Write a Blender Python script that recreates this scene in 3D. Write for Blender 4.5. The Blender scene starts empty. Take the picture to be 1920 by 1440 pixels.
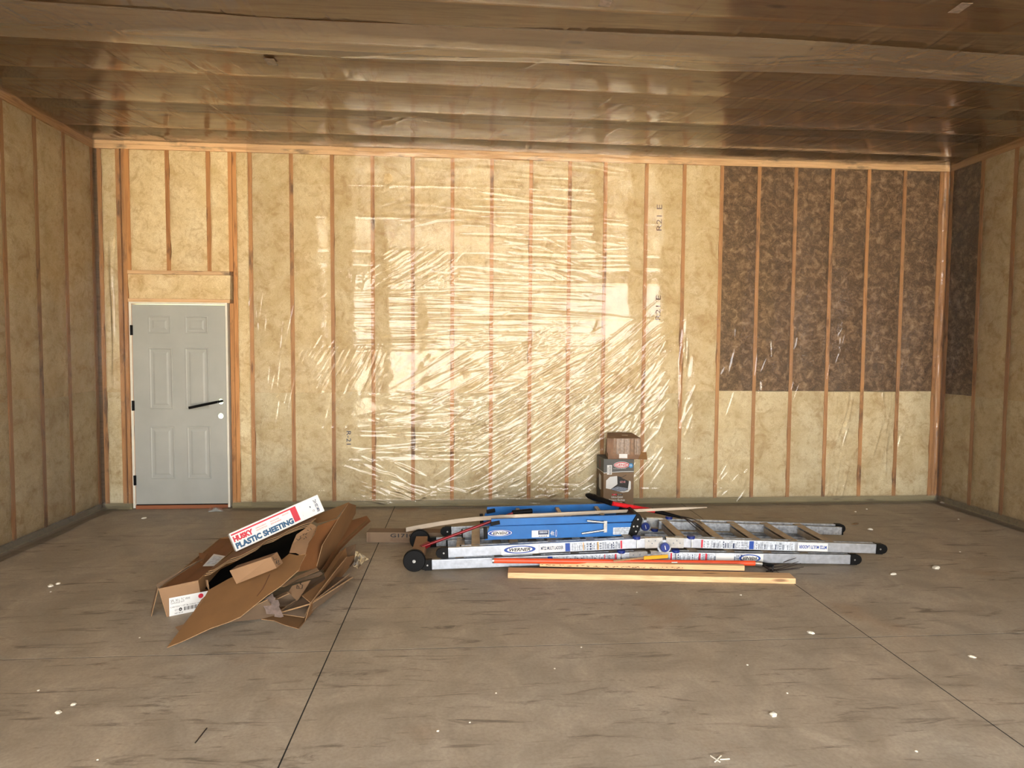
import bpy, bmesh, math, random
import numpy as np
from mathutils import Vector, Matrix
random.seed(7); rng = np.random.default_rng(7)
scn = bpy.context.scene
COL = scn.collection

# ------------------------------------------------------------------ camera
CX, CY, CZ, PITCH, YAW, ROLL, FPX = 1.7579, -6.8459, 1.6462, -0.0518, 0.0722, 0.0067, 1225.38
C0 = Vector((CX, CY, CZ))
FW = Vector((math.sin(YAW)*math.cos(PITCH), math.cos(YAW)*math.cos(PITCH), math.sin(PITCH)))
_r = Vector((math.cos(YAW), -math.sin(YAW), 0)); _u = _r.cross(FW)
RT = _r*math.cos(ROLL)+_u*math.sin(ROLL); UP = -_r*math.sin(ROLL)+_u*math.cos(ROLL)
cam = bpy.data.cameras.new('camera'); camo = bpy.data.objects.new('camera', cam); COL.objects.link(camo)
cam.sensor_width = 36; cam.lens = FPX/1920*36; cam.clip_start = .05; cam.clip_end = 400
M = Matrix((RT, UP, -FW)).transposed().to_4x4(); M.translation = C0
camo.matrix_world = M; scn.camera = camo

# ------------------------------------------------------------------ light
SKY, SUN, EXPO = 9.0, 60.0, .58
w = bpy.data.worlds.new('world'); scn.world = w; w.use_nodes = True
nt = w.node_tree; bg = nt.nodes['Background']
tc = nt.nodes.new('ShaderNodeTexCoord'); sp = nt.nodes.new('ShaderNodeSeparateXYZ'); cr = nt.nodes.new('ShaderNodeValToRGB')
nt.links.new(tc.outputs['Generated'], sp.inputs[0]); nt.links.new(sp.outputs['Z'], cr.inputs[0])
cr.color_ramp.elements[0].color = (1, .965, .915, 1); cr.color_ramp.elements[0].position = .0
cr.color_ramp.elements[1].color = (.86, .92, 1, 1); cr.color_ramp.elements[1].position = 1
nt.links.new(cr.outputs[0], bg.inputs[0]); bg.inputs[1].default_value = SKY
sun = bpy.data.lights.new('sun', 'SUN'); sun.energy = SUN; sun.angle = .01; sun.color = (1, .95, .86)
suno = bpy.data.objects.new('sun', sun); COL.objects.link(suno)
suno.rotation_euler = Vector((-.62, -.30, -.72)).to_track_quat('-Z', 'Y').to_euler()
OPX0, OPX1, OPZ, YF = -.6, 6.0, 3.3, -8.8
por = bpy.data.lights.new('doorway_portal', 'AREA'); por.shape = 'RECTANGLE'; por.size = OPX1-OPX0; por.size_y = OPZ
por.cycles.is_portal = True
poro = bpy.data.objects.new('doorway_portal', por); COL.objects.link(poro)
poro.location = ((OPX0+OPX1)/2, YF-.2, OPZ/2); poro.rotation_euler = Vector((0, 1, 0)).to_track_quat('-Z', 'Z').to_euler()
vs = scn.view_settings; vs.view_transform = 'Standard'; vs.look = 'None'; vs.gamma = 1; vs.use_curve_mapping = False; vs.exposure = EXPO
cy = scn.cycles; cy.max_bounces = 10; cy.diffuse_bounces = 6; cy.glossy_bounces = 4; cy.transparent_max_bounces = 12
cy.transmission_bounces = 4; cy.sample_clamp_indirect = 8; cy.caustics_reflective = False; cy.caustics_refractive = False

# ------------------------------------------------------------------ helpers
def ray(px, py): return FW + RT*((px-960)/FPX) - UP*((py-720)/FPX)
def Z(px, py, z=0): d = ray(px, py); return C0 + d*((z-CZ)/d.z)
def Y(px, py, y=0): d = ray(px, py); return C0 + d*((y-CY)/d.y)
def pl(a, b, c):                      # plane through three points -> function of pixel
    n = (b-a).cross(c-a)
    def f(px, py, off=0):
        d = ray(px, py); return C0 + d*((a-C0).dot(n)/d.dot(n))
    return f

def lin(c):
    return tuple(((x/255/12.92) if x/255 <= .04045 else ((x/255+.055)/1.055)**2.4) for x in c)+(1,)
MATS = {}
class NT:
    def __init__(s, name):
        s.m = bpy.data.materials.new(name); s.m.use_nodes = True; s.t = s.m.node_tree
        s.b = s.t.nodes['Principled BSDF']; s.out = s.t.nodes['Material Output']; MATS[name] = s.m
    def n(s, typ, **kw):
        nd = s.t.nodes.new('ShaderNode'+typ)
        for k, v in kw.items():
            if k in nd.inputs: nd.inputs[k].default_value = v
            else: setattr(nd, k, v)
        return nd
    def l(s, a, b): s.t.links.new(a, b)
    def coords(s, scale=(1, 1, 1), kind='Object', rot=(0, 0, 0)):
        tc = s.n('TexCoord'); mp = s.n('Mapping'); s.l(tc.outputs[kind], mp.inputs[0])
        mp.inputs['Scale'].default_value = scale; mp.inputs['Rotation'].default_value = rot
        return mp.outputs[0]
    def noise(s, vec, scale, detail=3, rough=.55, dist=0):
        nd = s.n('TexNoise'); s.l(vec, nd.inputs['Vector'])
        nd.inputs['Scale'].default_value = scale; nd.inputs['Detail'].default_value = detail
        nd.inputs['Roughness'].default_value = rough; nd.inputs['Distortion'].default_value = dist
        return nd.outputs[0]
    def ramp(s, fac, stops):
        r = s.n('ValToRGB'); s.l(fac, r.inputs[0]); e = r.color_ramp.elements
        while len(e) < len(stops): e.new(.5)
        for i, (p, c) in enumerate(stops):
            e[i].position = p; e[i].color = c if len(c) == 4 else tuple(c)+(1,)
        return r.outputs[0]
    def mix(s, fac, a, b, mode='MIX'):
        m = s.n('Mix', data_type='RGBA', blend_type=mode)
        if isinstance(fac, (int, float)): m.inputs[0].default_value = fac
        else: s.l(fac, m.inputs[0])
        for i, v in ((6, a), (7, b)):
            if isinstance(v, tuple): m.inputs[i].default_value = v
            else: s.l(v, m.inputs[i])
        return m.outputs[2]
    def bump(s, h, strength=.3, dist=.01, prev=None):
        b = s.n('Bump'); b.inputs['Strength'].default_value = strength; b.inputs['Distance'].default_value = dist
        s.l(h, b.inputs['Height'])
        if prev: s.l(prev, b.inputs['Normal'])
        return b.outputs[0]
    def rnd(s): return s.n('ObjectInfo').outputs['Random']
    def base(s, c):
        if isinstance(c, tuple): s.b.inputs['Base Color'].default_value = c
        else: s.l(c, s.b.inputs['Base Color'])
        return s
    def set(s, rough=.5, metal=0, normal=None, spec=None):
        s.b.inputs['Roughness'].default_value = rough; s.b.inputs['Metallic'].default_value = metal
        if spec is not None: s.b.inputs['Specular IOR Level'].default_value = spec
        if normal: s.l(normal, s.b.inputs['Normal'])
        return s.m

def rv(g, vec, amt=20):                # add object-random offset to a vector
    c = g.n('CombineXYZ'); m = g.n('Math', operation='MULTIPLY'); g.l(g.rnd(), m.inputs[0]); m.inputs[1].default_value = amt
    for i in range(3): g.l(m.outputs[0], c.inputs[i])
    a = g.n('VectorMath', operation='ADD'); g.l(vec, a.inputs[0]); g.l(c.outputs[0], a.inputs[1]); return a.outputs[0]

def plain(name, col, rough=.5, metal=0, var=.12, sc=9, bump=0, spec=None):
    g = NT(name); v = g.coords(); n = g.noise(v, sc, 4)
    c = lin(col); d = tuple(x*(1-var*1.6) for x in c[:3])+(1,); l = tuple(min(1, x*(1+var)) for x in c[:3])+(1,)
    g.base(g.ramp(n, [(.3, d), (.7, l)]))
    return g.set(rough, metal, g.bump(g.noise(v, sc*9, 3), bump, .002) if bump else None, spec)

def wood(name, c1, c2, axis='z', rough=.65, knots=True, stain=None):
    g = NT(name); sc = {'x': (1, 14, 14), 'y': (14, 1, 14), 'z': (14, 14, 1)}[axis]
    v = rv(g, g.coords(sc)); n = g.noise(v, 2.2, 5, .6, .6)
    c = g.ramp(n, [(.28, lin(c1)), (.5, lin(c2)), (.72, lin(tuple(min(255, x*1.06) for x in c2)))])
    v2 = rv(g, g.coords({'x': (1, 5, 5), 'y': (5, 1, 5), 'z': (5, 5, 1)}[axis]))
    if knots:
        vo = g.n('TexVoronoi'); g.l(v2, vo.inputs['Vector']); vo.inputs['Scale'].default_value = 1.6
        k = g.ramp(vo.outputs['Distance'], [(.05, (0, 0, 0)), (.13, (1, 1, 1))])
        c = g.mix(g.ramp(k, [(0, (.75,)*3), (1, (0, 0, 0))]), c, lin((92, 52, 26)))
    if stain:
        st = g.noise(rv(g, g.coords({'x': (1, 3, 3), 'y': (3, 1, 3), 'z': (3, 3, 1)}[axis])), 2.6, 4, .6)
        c = g.mix(g.ramp(st, [(.57, (0, 0, 0)), (.68, (.8,)*3)]), c, lin(stain))
    hs = g.n('HueSaturation'); g.l(c, hs.inputs['Color'])
    mr = g.n('MapRange'); g.l(g.rnd(), mr.inputs[0]); mr.inputs[3].default_value = .8; mr.inputs[4].default_value = 1.12
    g.l(mr.outputs[0], hs.inputs['Value']); g.base(hs.outputs[0])
    return g.set(rough, 0, g.bump(n, .25, .002))

def batt(name, cols, swirl=False):
    g = NT(name); v = rv(g, g.coords())
    if swirl:
        n = g.noise(v, 13, 8, .74, .5); c = g.ramp(n, [(.34, lin(cols[0])), (.48, lin(cols[1])), (.58, lin(cols[2])), (.70, lin(cols[3]))])
        f = g.noise(v, 120, 2); c = g.mix(.35, c, g.ramp(f, [(.3, lin(cols[0])), (.7, lin(cols[2]))]))
        g.base(c); nm = g.bump(n, .7, .02)
        return g.set(.95, 0, nm, .1)
    n1 = g.noise(v, 3.2, 5, .6, .3); n2 = g.noise(v, 16, 5, .65); n3 = g.noise(v, 150, 2, .6)
    c = g.ramp(n1, [(.3, lin(cols[0])), (.5, lin(cols[1])), (.7, lin(cols[2]))])
    c = g.mix(g.ramp(n2, [(.50, (0, 0, 0)), (.74, (.6,)*3)]), c, lin(cols[3]))
    n5 = g.noise(v, 5.5, 7, .7, .9); c = g.mix(g.ramp(n5, [(.52, (0, 0, 0)), (.66, (.62,)*3)]), c, lin(cols[3])); c = g.mix(g.ramp(n5, [(.30, (.6,)*3), (.44, (0, 0, 0))]), c, lin(tuple(min(255, x*1.05) for x in cols[2])))
    c = g.mix(g.ramp(n3, [(.38, (.34,)*3), (.56, (0, 0, 0))]), c, lin(cols[3]))
    hs = g.n('HueSaturation'); g.l(c, hs.inputs['Color'])
    mr = g.n('MapRange'); g.l(g.rnd(), mr.inputs[0]); mr.inputs[3].default_value = .93; mr.inputs[4].default_value = 1.04
    g.l(mr.outputs[0], hs.inputs['Value']); g.base(hs.outputs[0])
    return g.set(.95, 0, g.bump(n3, .35, .004, g.bump(n2, .5, .012)), .1)

def film(name, haze=.06, rough=.10, tint=(.97, .96, .94), bstr=.25, bsc=22, hazecol=(.9, .87, .82), ior=1.52, stretch=(1, 1, 1), broad=.30, bmix=.4, fmul=1.7):
    g = NT(name); t = g.t; t.nodes.remove(g.b)
    v = g.coords(stretch); n = g.noise(v, bsc, 4, .6, .8); nm = g.bump(n, bstr, .006)
    ga = g.n('BsdfGlossy'); ga.inputs['Roughness'].default_value = rough; g.l(nm, ga.inputs['Normal'])
    gb = g.n('BsdfGlossy'); gb.inputs['Roughness'].default_value = broad; g.l(nm, gb.inputs['Normal'])
    gl = g.n('MixShader'); gl.inputs[0].default_value = bmix; g.l(ga.outputs[0], gl.inputs[1]); g.l(gb.outputs[0], gl.inputs[2])
    tr = g.n('BsdfTransparent'); tr.inputs[0].default_value = tint+(1,)
    df = g.n('BsdfDiffuse'); df.inputs[0].default_value = hazecol+(1,)
    tl = g.n('BsdfTranslucent'); tl.inputs[0].default_value = hazecol+(1,)
    m0 = g.n('MixShader'); m0.inputs[0].default_value = .4; g.l(df.outputs[0], m0.inputs[1]); g.l(tl.outputs[0], m0.inputs[2])
    m1 = g.n('MixShader'); m1.inputs[0].default_value = haze; g.l(tr.outputs[0], m1.inputs[1]); g.l(m0.outputs[0], m1.inputs[2])
    fr = g.n('Fresnel'); fr.inputs[0].default_value = ior; g.l(nm, fr.inputs['Normal'])
    mu = g.n('Math', operation='MULTIPLY', use_clamp=True); g.l(fr.outputs[0], mu.inputs[0]); mu.inputs[1].default_value = fmul
    m2 = g.n('MixShader'); g.l(mu.outputs[0], m2.inputs[0]); g.l(m1.outputs[0], m2.inputs[1]); g.l(gl.outputs[0], m2.inputs[2])
    g.l(m2.outputs[0], g.out.inputs[0]); return g.m

# concrete ---------------------------------------------------------
def concrete():
    g = NT('concrete'); v = g.coords()
    n1 = g.noise(v, .55, 4, .55); n2 = g.noise(v, 3.2, 6, .65, .8); n3 = g.noise(v, 60, 3, .6)
    vs_ = g.coords((.6, 4.2, 1), rot=(0, 0, .35)); n4 = g.noise(vs_, 3.4, 6, .7, 1.2)
    c = g.ramp(n1, [(.3, lin((166, 153, 133))), (.5, lin((176, 163, 144))), (.7, lin((168, 159, 144)))])
    c = g.mix(g.ramp(n2, [(.36, (.6,)*3), (.62, (0, 0, 0))]), c, lin((132, 122, 107)))
    c = g.mix(g.ramp(n2, [(.58, (0, 0, 0)), (.8, (.5,)*3)]), c, lin((188, 179, 162)))
    c = g.mix(g.ramp(n4, [(.33, (.85,)*3), (.44, (0, 0, 0))]), c, lin((104, 94, 82)))
    c = g.mix(g.ramp(g.noise(v, 1.3, 3, .5, .3), [(.62, (0, 0, 0)), (.75, (.5,)*3)]), c, lin((150, 122, 94)))
    c = g.mix(g.ramp(g.noise(g.coords((1, 2, 1)), 7, 5, .7, .5), [(.70, (0, 0, 0)), (.76, (.7,)*3)]), c, lin((92, 76, 62)))
    c = g.mix(g.ramp(n3, [(.3, (.3,)*3), (.6, (0, 0, 0))]), c, lin((122, 110, 96)))
    g.base(c)
    rr = g.ramp(n2, [(.3, (.5,)*3), (.7, (.72,)*3)]); g.l(rr, g.b.inputs['Roughness'])
    m = g.set(.6, 0, g.bump(n3, .2, .003, g.bump(n2, .15, .006)), .35); g.l(rr, g.b.inputs['Roughness']); return m
concrete()
wood('stud_wood', (156, 104, 60), (190, 136, 84), 'z', stain=(90, 64, 44))
wood('plate_wood', (190, 146, 104), (218, 180, 136), 'x', stain=(120, 104, 84))
wood('plate_wood_side', (180, 128, 78), (214, 164, 108), 'y')
wood('truss_wood', (220, 156, 88), (246, 190, 118), 'x')
wood('roof_deck', (176, 138, 92), (206, 168, 118), 'x', knots=False)
wood('green_lumber', (132, 122, 86), (162, 150, 110), 'x')
wood('pine_board', (186, 144, 100), (214, 176, 130), 'x')
wood('osb_panel', (150, 112, 70), (186, 146, 96), 'x', knots=False)
wood('sill_redwood', (128, 70, 42), (158, 96, 62), 'x')
batt('yellow_batt', [(214, 190, 142), (228, 207, 164), (238, 222, 184), (182, 146, 98)])
batt('yellow_batt_low', [(210, 190, 146), (226, 209, 168), (236, 224, 188), (176, 144, 100)])
batt('brown_batt', [(52, 38, 26), (98, 74, 52), (150, 118, 88), (198, 166, 130)], True)
film('clear_film', haze=.05, rough=.05, bstr=.2, bsc=11, fmul=1.2, bmix=.2)
film('side_film', haze=.08, rough=.12, bstr=.3, bsc=10, hazecol=(.9, .82, .72), fmul=.75)
film('ceiling_film', haze=.10, rough=.11, bstr=.2, bsc=9, hazecol=(.85, .68, .48), broad=.3, fmul=1.8, bmix=.2)
film('overlap_film', haze=.34, rough=.16, bstr=.35, bsc=7, hazecol=(.62, .50, .38), stretch=(1, 3, 1))
film('scrap_film', haze=.35, rough=.15, bstr=.8, bsc=30, hazecol=(.85, .84, .8))
plain('door_grey', (172, 174, 168), .5, var=.05, sc=3)
plain('jamb_white', (232, 228, 214), .45, var=.05)
plain('black_metal', (13, 13, 14), .45, 0, .2, spec=.15)
plain('black_plastic', (14, 14, 15), .5, 0, .2, spec=.15)
plain('black_shade', (5, 5, 6), .9, 0, .3, spec=.05)  # near-black colour standing in for shade in the cardboard pile's hollow
plain('dark_hollow', (40, 34, 28), .9)
plain('joint_dark', (30, 26, 22), .9)
plain('steel', (190, 190, 188), .35, .9, .12, 30)
plain('aluminium', (184, 190, 200), .42, .8, .12, 26, .15)
plain('aluminium_worn', (168, 172, 178), .5, .75, .25, 40, .2)
plain('rung_aluminium', (176, 160, 138), .5, .55, .12, 20)
plain('blue_fibreglass', (18, 98, 170), .4, 0, .12, 6)
plain('hinge_blue', (24, 46, 120), .4, 0, .1)
plain('orange_fibreglass', (222, 78, 40), .4, 0, .1)
plain('red_fibreglass', (206, 30, 40), .4, 0, .1)
plain('dark_red_paint', (130, 22, 30), .35, .2, .12)
plain('yellow_plastic', (226, 160, 34), .5, 0, .1)
plain('cardboard', (126, 90, 52), .85, 0, .09, 4, .15)
plain('cardboard_edge', (150, 118, 84), .9, 0, .15, 60)
plain('cardboard_pale', (142, 110, 80), .85, 0, .08, 5, .15)
plain('cardboard_dull', (124, 102, 80), .85, 0, .08, 5, .15)
plain('cardboard_rich', (122, 78, 40), .8, 0, .08, 4)
plain('cardboard_old', (120, 86, 58), .6, 0, .18, 12)
plain('tape_brown', (128, 92, 60), .2, 0, .2, 30)
plain('tape_clear', (142, 118, 98), .12, 0, .2, 50, .4)
plain('tape_grey', (128, 112, 104), .4, 0, .25, 40, .4)
plain('box_grey', (84, 84, 82), .6, 0, .06)
plain('white_card', (216, 216, 214), .55, 0, .02)
plain('white_print', (216, 216, 214), .6, 0, .02)
plain('print_red', (190, 30, 52), .6, 0, .05)
plain('print_pink', (206, 130, 132), .6, 0, .05)
plain('print_blue', (20, 78, 116), .6, 0, .05)
plain('print_logo_blue', (22, 66, 150), .5, 0, .05)
plain('print_navy', (34, 50, 84), .5, 0, .05)
plain('print_light', (196, 204, 214), .5, 0, .25, 60)
plain('print_grey', (128, 136, 150), .5, 0, .35, 90)
plain('print_black', (36, 32, 30), .6, 0, .05)
plain('print_brown', (92, 56, 40), .7, 0, .05)
plain('print_sky', (40, 130, 190), .5, 0, .05)
plain('trim_white', (186, 172, 154), .6, 0, .05)
plain('chip_white', (230, 224, 208), .8, 0, .05)
plain('chip_brown', (110, 82, 54), .8, 0, .1)
plain('driveway', (200, 188, 168), .9, 0, .1, 2)
plain('lawn', (96, 104, 62), .95, 0, .2, 1)
plain('roof_dark', (66, 64, 62), .9, 0, .1)
plain('wall_fill', (200, 176, 124), .95, 0, .08)
plain('tine_steel', (56, 46, 42), .45, .5, .2, 30)

class MB:
    def __init__(s): s.v = []; s.f = []; s.m = []; s.mats = []; s.sm = []
    def mi(s, mat):
        if mat not in s.mats: s.mats.append(mat)
        return s.mats.index(mat)
    def add(s, vs, fs, mat, smooth=False):
        b = len(s.v); s.v += [tuple(x) for x in vs]; i = s.mi(mat)
        for f in fs: s.f.append([b+k for k in f]); s.m.append(i); s.sm.append(smooth)
        return s
    def hexa(s, p, mat):   # 8 points: bottom 4 ccw, top 4
        return s.add(p, [(3, 2, 1, 0), (4, 5, 6, 7), (0, 1, 5, 4), (1, 2, 6, 5), (2, 3, 7, 6), (3, 0, 4, 7)], mat)
    def box(s, lo, hi, mat):
        x0, y0, z0 = lo; x1, y1, z1 = hi
        return s.hexa([(x0, y0, z0), (x1, y0, z0), (x1, y1, z0), (x0, y1, z0), (x0, y0, z1), (x1, y0, z1), (x1, y1, z1), (x0, y1, z1)], mat)
    def beam(s, a, b, wd, ht, mat, up=Vector((0, 0, 1))):  # centre line a-b, wd sideways, ht along up
        a = Vector(a); b = Vector(b); d = (b-a).normalized(); sd = d.cross(up).normalized(); u = sd.cross(d)
        q = [(-1, -1), (1, -1), (1, 1), (-1, 1)]
        p = [a+sd*i*wd/2+u*j*ht/2 for i, j in q]+[b+sd*i*wd/2+u*j*ht/2 for i, j in q]
        return s.add(p, [(3, 2, 1, 0), (4, 5, 6, 7), (0, 1, 5, 4), (1, 2, 6, 5), (2, 3, 7, 6), (3, 0, 4, 7)], mat)
    def channel(s, a, b, wd, ht, t, mat, side=1):     # C rail: web on the +side, two flanges
        a = Vector(a); b = Vector(b); up = Vector((0, 0, 1)); d = (b-a).normalized(); sd = d.cross(up).normalized()*side
        s.beam(a-sd*0+sd*(wd/2-t/2), b+sd*(wd/2-t/2), t, ht, mat)
        for k in (-1, 1): s.beam(a+up*k*(ht/2-t/2), b+up*k*(ht/2-t/2), wd, t, mat)
        return s
    def tube(s, pts, r, mat, n=10, r2=None, cap=True):
        pts = [Vector(p) for p in pts]; N = len(pts); vs = []; 
        for i, p in enumerate(pts):
            d = (pts[min(i+1, N-1)]-pts[max(i-1, 0)]).normalized()
            a = d.cross(Vector((0, 0, 1)));
            if a.length < .01: a = d.cross(Vector((0, 1, 0)))
            a.normalize(); b = d.cross(a)
            rr = r[i] if isinstance(r, (list, tuple)) else r
            for k in range(n):
                t = 2*math.pi*k/n; vs.append(p+a*rr*math.cos(t)+b*rr*math.sin(t)*(r2 or 1))
        fs = [(i*n+k, i*n+(k+1) % n, (i+1)*n+(k+1) % n, (i+1)*n+k) for i in range(N-1) for k in range(n)]
        s.add(vs, fs, mat, True)
        if cap: s.add(vs[:n], [tuple(range(n-1, -1, -1))], mat); s.add(vs[-n:], [tuple(range(n))], mat)
        return s
    def disc(s, c, ax, r, th, mat, n=24, r0=0):
        c = Vector(c); ax = Vector(ax).normalized(); a = ax.cross(Vector((0, 0, 1)))
        if a.length < .01: a = Vector((1, 0, 0))
        a.normalize(); b = ax.cross(a); vs = []
        for rr, h in ((r*.93, -th/2), (r, -th/2+min(th*.25, r*.1)), (r, th/2-min(th*.25, r*.1)), (r*.93, th/2)):
            for k in range(n): t = 2*math.pi*k/n; vs.append(c+ax*h+(a*math.cos(t)+b*math.sin(t))*rr)
        fs = [(j*n+k, j*n+(k+1) % n, (j+1)*n+(k+1) % n, (j+1)*n+k) for j in range(3) for k in range(n)]
        s.add(vs, fs, mat); s.add(vs[:n], [tuple(range(n-1, -1, -1))], mat); s.add(vs[-n:], [tuple(range(n))], mat); return s
    def panel(s, pts, th, mat, edge=None):            # flat polygon board
        pts = [Vector(p) for p in pts]; n = Vector((0, 0, 0))
        for i in range(len(pts)): n += (pts[i]-pts[0]).cross(pts[(i+1) % len(pts)]-pts[0])
        n.normalize()
        if n.dot(C0-pts[0]) < 0: n = -n; pts = pts[::-1]
        k = len(pts); bk = [p-n*th for p in pts]
        s.add(pts, [tuple(range(k))], mat); s.add(bk, [tuple(range(k-1, -1, -1))], mat)
        s.add(pts+bk, [(i, k+i, k+(i+1) % k, (i+1) % k) for i in range(k)], edge or mat); return s
    def quad(s, o, U, V, u0, u1, v0, v1, mat, off=.0006):
        o = Vector(o); n = U.cross(V).normalized()*off
        return s.add([o+U*u0+V*v0+n, o+U*u1+V*v0+n, o+U*u1+V*v1+n, o+U*u0+V*v1+n], [(0, 1, 2, 3)], mat)
    def ell(s, o, U, V, cu, cv, ru, rv_, mat, off=.0006, n=28):
        o = Vector(o); nn = U.cross(V).normalized()*off
        return s.add([o+U*(cu+ru*math.cos(2*math.pi*k/n))+V*(cv+rv_*math.sin(2*math.pi*k/n))+nn for k in range(n)], [tuple(range(n))], mat)
    def poly(s, o, U, V, pts, mat, off=.0006):
        o = Vector(o); nn = U.cross(V).normalized()*off
        return s.add([o+U*a+V*b+nn for a, b in pts], [tuple(range(len(pts)))], mat)
    def text(s, txt, o, U, V, u0, u1, v0, v1, mat, off=.0009, bold=.0, shear=0, rot=0):
        cu = bpy.data.curves.new('lettering', 'FONT'); cu.body = txt; cu.offset = bold; cu.shear = shear; cu.resolution_u = 3
        ob = bpy.data.objects.new('lettering', cu); COL.objects.link(ob)
        bpy.context.view_layer.update(); me = ob.to_mesh()
        P = [(v.co.x, v.co.y) for v in me.vertices]; F = [tuple(p.vertices) for p in me.polygons]
        ob.to_mesh_clear(); bpy.data.objects.remove(ob); bpy.data.curves.remove(cu)
        if not P: return s
        x0 = min(p[0] for p in P); x1 = max(p[0] for p in P); y0 = min(p[1] for p in P); y1 = max(p[1] for p in P)
        o = Vector(o); nn = U.cross(V).normalized()*off; vs = []
        for x, y in P:
            a = (x-x0)/(x1-x0); b = (y-y0)/(y1-y0)
            if rot == 180: a, b = 1-a, 1-b
            elif rot == 90: a, b = 1-b, a
            elif rot == -90: a, b = b, 1-a
            vs.append(o+U*(u0+a*(u1-u0))+V*(v0+b*(v1-v0))+nn)
        return s.add(vs, F, mat)
    def build(s, name, parent=None, bevel=0, label=None):
        me = bpy.data.meshes.new(name); og = Vector(parent.location) if parent else Vector((0, 0, 0))
        me.from_pydata([Vector(v)-og for v in s.v], [], s.f); me.update()
        for m in s.mats: me.materials.append(MATS[m])
        me.polygons.foreach_set('material_index', s.m); me.polygons.foreach_set('use_smooth', s.sm)
        o = bpy.data.objects.new(name, me); COL.objects.link(o)
        if parent: o.parent = parent; o.location = (0, 0, 0)
        if parent and parent.parent: pass
        if bevel:
            b = o.modifiers.new('bevel', 'BEVEL'); b.width = bevel; b.segments = 2; b.limit_method = 'ANGLE'
        if label: o['label'] = label
        return o
def sub(mb, name, part, bevel=0, label=None):      # sub-part: parent at part (its location is 0 in the thing)
    root = part.parent; o = mb.build(name, root, bevel, label); o.parent = part; return o

def thing(name, label, cat, loc, group=None):
    o = bpy.data.objects.new(name, None); COL.objects.link(o); o.location = Vector(loc); o.empty_display_size = .1
    o['label'] = label; o['category'] = cat
    if group: o['group'] = group
    return o
def tag(o, label, cat, group=None):
    o['label'] = label; o['category'] = cat
    if group: o['group'] = group
    return o
def structure(o): o['kind'] = 'structure'; return o
def rebase(o):                                     # put origin of a lone mesh at its base
    me = o.data; n = len(me.vertices); a = np.empty(n*3); me.vertices.foreach_get('co', a); a = a.reshape(-1, 3)
    c = np.array([a[:, 0].mean(), a[:, 1].mean(), a[:, 2].min()]); a -= c; me.vertices.foreach_set('co', a.ravel()); me.update()
    o.location = Vector(c); return o

# ------------------------------------------------------------------ wrinkled sheets
def sheet(name, O, U, V, N, wd, ht, res, ridges, basef, mat, parent=None, holes=(), shape=None, label=None):
    nu = max(2, int(wd/res)+1); nv = max(2, int(ht/res)+1)
    u = np.linspace(0, wd, nu); v = np.linspace(0, ht, nv); UU, VV = np.meshgrid(u, v, indexing='ij')
    H = basef(UU, VV)
    for (a, b, ang, L, wi, A, cv) in ridges:
        R = L/2+3*wi
        i0, i1 = np.searchsorted(u, a-R), np.searchsorted(u, a+R); j0, j1 = np.searchsorted(v, b-R), np.searchsorted(v, b+R)
        if i1-i0 < 2 or j1-j0 < 2: continue
        du = UU[i0:i1, j0:j1]-a; dv = VV[i0:i1, j0:j1]-b; ca, sa = math.cos(ang), math.sin(ang)
        t = du*ca+dv*sa; d = -du*sa+dv*ca-cv*t*t
        tt = np.clip(np.abs(t)/(L/2), 0, 1)
        H[i0:i1, j0:j1] += A*np.exp(-(d/wi)**2)*(1-tt**2)**1.0
    P = np.array(O)+UU[..., None]*np.array(U)+VV[..., None]*np.array(V)+H[..., None]*np.array(N)
    if shape: P = shape(P, UU, VV)
    idx = np.arange(nu*nv).reshape(nu, nv)
    q = np.stack([idx[:-1, :-1], idx[1:, :-1], idx[1:, 1:], idx[:-1, 1:]], -1)
    keep = np.ones(q.shape[:2], bool); uc = (UU[:-1, :-1]+UU[1:, 1:])/2; vc = (VV[:-1, :-1]+VV[1:, 1:])/2
    for a0, a1, b0, b1 in holes: keep &= ~((uc > a0) & (uc < a1) & (vc > b0) & (vc < b1))
    q = q[keep]
    if Vector(U).cross(Vector(V)).dot(Vector(N)) < -.5: q = q[:, ::-1].copy()
    me = bpy.data.meshes.new(name)
    me.vertices.add(nu*nv); me.vertices.foreach_set('co', P.reshape(-1).astype(np.float32))
    me.loops.add(q.size); me.loops.foreach_set('vertex_index', q.reshape(-1).astype(np.int32))
    me.polygons.add(len(q)); me.polygons.foreach_set('loop_start', (np.arange(len(q))*4).astype(np.int32))
    me.polygons.foreach_set('use_smooth', np.ones(len(q), bool)); me.update(calc_edges=True); me.validate()
    me.materials.append(MATS[mat]); o = bpy.data.objects.new(name, me); COL.objects.link(o)
    if parent: o.parent = parent
    if label: o['label'] = label
    return o
def rid(n, ur, vr, ang, dang, L, wi, A, cv=0):
    R = []
    for _ in range(n):
        R.append((rng.uniform(*ur), rng.uniform(*vr), math.radians(ang+rng.normal()*dang), rng.uniform(*L), rng.uniform(*wi),
                  1.5*rng.uniform(*A)*(1 if rng.random() < .9 else -1), rng.normal()*cv))
    return R
def lf(seed, n, fu, fv, amp):                      # low frequency noise as a sum of waves
    r = np.random.default_rng(seed); k = [(r.uniform(.4, 1)*fu, r.uniform(.4, 1)*fv*r.choice([-1, 1]), r.uniform(0, 6.28)) for _ in range(n)]
    def f(U, V):
        h = 0
        for a, b, p in k: h = h+np.sin(a*U+b*V+p)
        return h*amp/math.sqrt(n)
    return f

XL, XR, H, ZT, ZB = -1.9133, 7.0127, 3.7002, 3.612, .06
S = .4064; YL, YR = -.473, -.447
YE = -4.62                                           # how far the framing is built on the side walls

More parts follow.
